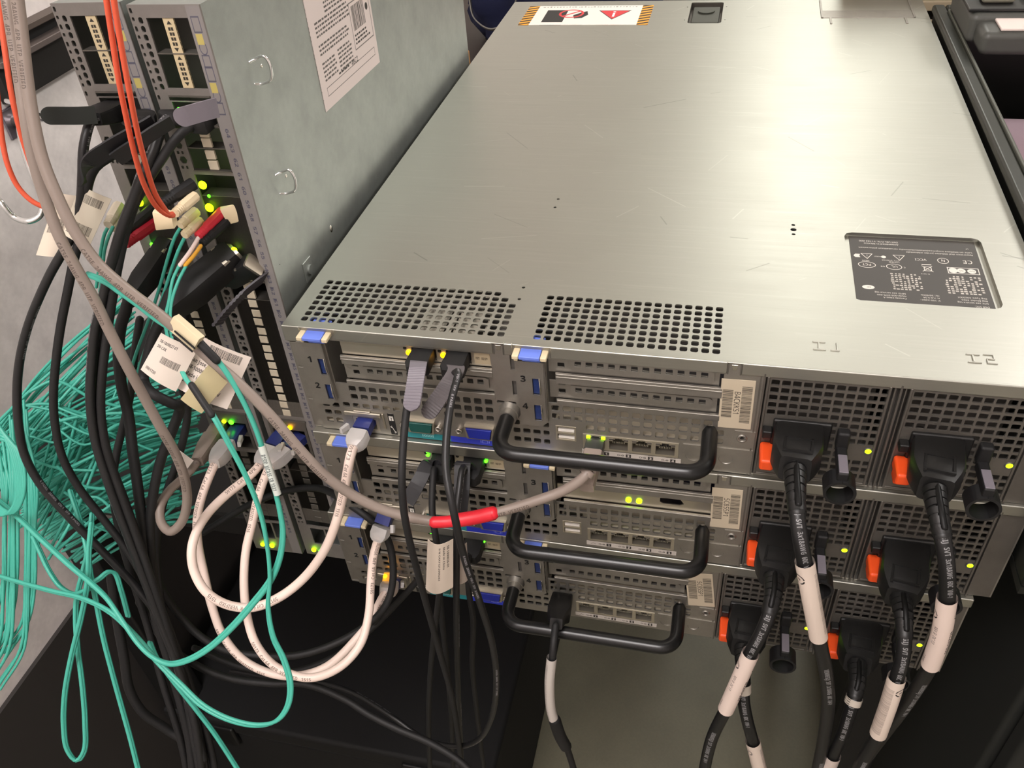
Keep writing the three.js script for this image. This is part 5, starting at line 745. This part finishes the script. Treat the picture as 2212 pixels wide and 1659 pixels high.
// ---- power cords -------------------------------------------------------------------------------------------
{
  const emblem = (g, x, y, c) => { g.strokeStyle = c; g.lineWidth = 6; g.beginPath(); g.arc(x, y, 24, 0.2, 1.4); g.stroke(); g.beginPath(); g.arc(x, y, 24, 1.7, 4.6); g.stroke(); g.beginPath(); g.arc(x, y, 24, 4.9, 6.1); g.stroke(); g.fillStyle = c; F(g, 26, 'sans-serif', 'bold'); g.fillText('e', x - 8, y); };
  // wraps: canvas x runs along the cord, y around it
  const plain = printed(512, 256, (g, w, h) => { g.fillStyle = '#e2d0c5'; g.fillRect(0, 0, w, h); for (const y of [64, 192]) { emblem(g, 100, y, '#2c2624'); g.save(); g.fillStyle = '#3a3230'; F(g, 34, 'sans-serif', 'bold'); g.fillText('W2269-006', 190, y + 26, 230); F(g, 22); g.fillText('REV B  DC 13', 170, y - 26, 170); F(g, 28); g.fillText('2208', 410, y - 4); g.restore(); } });
  const coded = printed(512, 256, (g, w, h) => { g.fillStyle = '#d9cabd'; g.fillRect(0, 0, w, h); for (let x = 60; x < 460; x += 5) { g.fillStyle = `rgba(72,60,52,${rr(0.2, 0.75)})`; g.fillRect(x, 70, 2.6, 150); } for (const y of [36]) emblem(g, 80, y, '#2c2624'); });
  const tealMark = printed(512, 256, (g, w, h) => { g.fillStyle = '#cdbfb6'; g.fillRect(0, 0, w, h); for (const y of [64, 192]) emblem(g, 90, y, '#2f8a80'); });
  const digit = (s) => printed(128, 64, (g, w, h) => { g.fillStyle = '#b8afa2'; g.fillRect(0, 0, w, h); g.save(); g.fillStyle = '#2b2724'; F(g, 34, 'sans-serif', 'bold'); for (const x of [12, 54, 96]) g.fillText(s, x, 34); g.restore(); });
  const cords = [
    ['black power cord of the top server, left supply, with a coded white wrap', V(0.3130, TOP - 0.0475, 0), [[1717, 1012, 0.036], [1719, 1060, 0.053], [1722, 1110, 0.066], [1728, 1160, 0.074], [1738, 1212, 0.078], [1752, 1290, 0.08], [1768, 1376, 0.08], [1784, 1450, 0.078], [1789, 1520, 0.074], [1779, 1600, 0.07], [1758, 1700, 0.066]], coded, [4, 6], 0],
    ['black power cord of the top server, right supply, with a plain white wrap', V(0.3862, TOP - 0.0475, 0), [[2020, 1066, 0.040], [2027, 1110, 0.053], [2036, 1160, 0.064], [2044, 1210, 0.07], [2046, 1290, 0.074], [2034, 1365, 0.074], [2010, 1436, 0.072], [1965, 1510, 0.068], [1905, 1590, 0.064], [1830, 1690, 0.06]], plain, [4, 6], 0],
    ['black power cord of the middle server, left supply, wrap slanting down left', V(0.3147, TOP - 0.1343, 0.004), [[1672, 1245, 0.040], [1670, 1285, 0.054], [1662, 1325, 0.064], [1646, 1365, 0.07], [1622, 1410, 0.074], [1596, 1470, 0.076], [1568, 1532, 0.077], [1538, 1595, 0.077], [1516, 1690, 0.076]], plain, [4, 6], 0],
    ['black power cord of the middle server, right supply, with a striped wrap', V(0.3879, TOP - 0.1343, 0.004), [[1946, 1290, 0.040], [1952, 1330, 0.054], [1954, 1375, 0.064], [1950, 1420, 0.07], [1938, 1462, 0.073], [1920, 1520, 0.075], [1897, 1585, 0.076], [1866, 1640, 0.076], [1830, 1710, 0.075]], coded, [4, 6], 0],
    ['black power cord of the lowest server, left supply, with the number ring above its wrap', V(0.3045, TABLE + 0.0395, 0.002), [[1606, 1405, 0.040], [1606, 1440, 0.052], [1605, 1475, 0.06], [1606, 1510, 0.065], [1614, 1555, 0.068], [1626, 1600, 0.07], [1648, 1690, 0.07]], coded, [4, 6], '4'],
    ['black power cord of the lowest server, right supply, with the number ring and teal mark', V(0.3777, TABLE + 0.0395, 0.002), [[1852, 1440, 0.040], [1852, 1475, 0.052], [1846, 1505, 0.06], [1838, 1530, 0.064], [1822, 1580, 0.067], [1800, 1630, 0.068], [1770, 1710, 0.068]], tealMark, [4, 6], '5']];
  cords.forEach(([label, s, q, wm, [i0, i1], num], n) => {
    const t = thing('power_cord', label, 'power cord', V(0, 0, 0), 'power cords'), pts = ZZ(q), ax = pts[0].clone().sub(s);
    part(t, 'plug', body(s, ax, V(1, 0, 0), [[-0.004, 0.0128, 0.0085], [0.004, 0.0132, 0.0092], [0.024, 0.0132, 0.0094], [0.031, 0.0112, 0.0088], [0.038, 0.0082, 0.0078]], 0.3), mat.black);
    const up = V(0, 1, 0).addScaledVector(ax.clone().normalize(), -ax.clone().normalize().y).normalize(), fc = s.clone().addScaledVector(ax.clone().normalize(), 0.027).addScaledVector(up, 0.0092);
    const fr = [[-1, 0, 0], [1, 0, 0], [0, -1, 1], [0, 1, 1]].map(([a, b, h]) => body(fc.clone().add(V(a * 0.0072, 0, 0)).addScaledVector(ax.clone().normalize(), b * 0.006 - (h ? 0.0006 : 0.0065)), ax, V(1, 0, 0), [[0, h ? 0.0078 : 0.0007, 0.0007], [h ? 0.0012 : 0.013, h ? 0.0078 : 0.0007, 0.0007]], 0.3));
    part(t, 'plug_frame', merge(...fr), mat.black);
    // strain relief: rings on a core
    const c = curve([s.clone().addScaledVector(ax.clone().normalize(), 0.034), pts[0], pts[1], pts[2]]), rel = [];
    for (let k = 0; k < 7; k++) { const u = 0.08 + k * 0.135; rel.push(clean(new THREE.CylinderGeometry(0.0066 - 0.0003 * k, 0.0062 - 0.0003 * k, 0.0036, 16).applyQuaternion(new THREE.Quaternion().setFromUnitVectors(V(0, 1, 0), c.getTangentAt(u).negate())).translate(...c.getPointAt(u).toArray()))); }
    rel.push(...[0, 1, 2].map((k) => { const a = c.getPointAt(0.05 + k * 0.3), b = c.getPointAt(Math.min(1, 0.38 + k * 0.3)); return tube([a, b], 0.0048, 6, 12); }));
    for (const sgn of [-1, 1]) rel.push(tube([0.06, 0.25, 0.5, 0.75, 0.95].map((u) => c.getPointAt(u).add(V(sgn * 0.0, 0, 0)).addScaledVector(up, 0.0044 * (1 + 0.0 * sgn))), 0.0020, 20, 8));
    part(t, 'strain_relief', merge(...rel), mat.black);
    run(t, pts.slice(1), 0.0041, 'power', 90, 16);
    const wr = pts.slice(i0, i1 + 1); if (num) wr.shift();
    part(t, 'white_wrap', clean(new THREE.TubeGeometry(curve(num ? [pts[5], pts[6]] : wr), 24, 0.0051, 20)), wm, 'white printed wrap');
    if (num) { const a = pts[2], b = between(pts[2], pts[3], 0.55); part(t, 'number_ring', clean(new THREE.TubeGeometry(curve([a, between(a, b, 0.5), b]), 6, 0.0052, 18)), digit(num), 'number ring'); }
    settle(t, s);
  });
}
renderer.render(scene, camera);
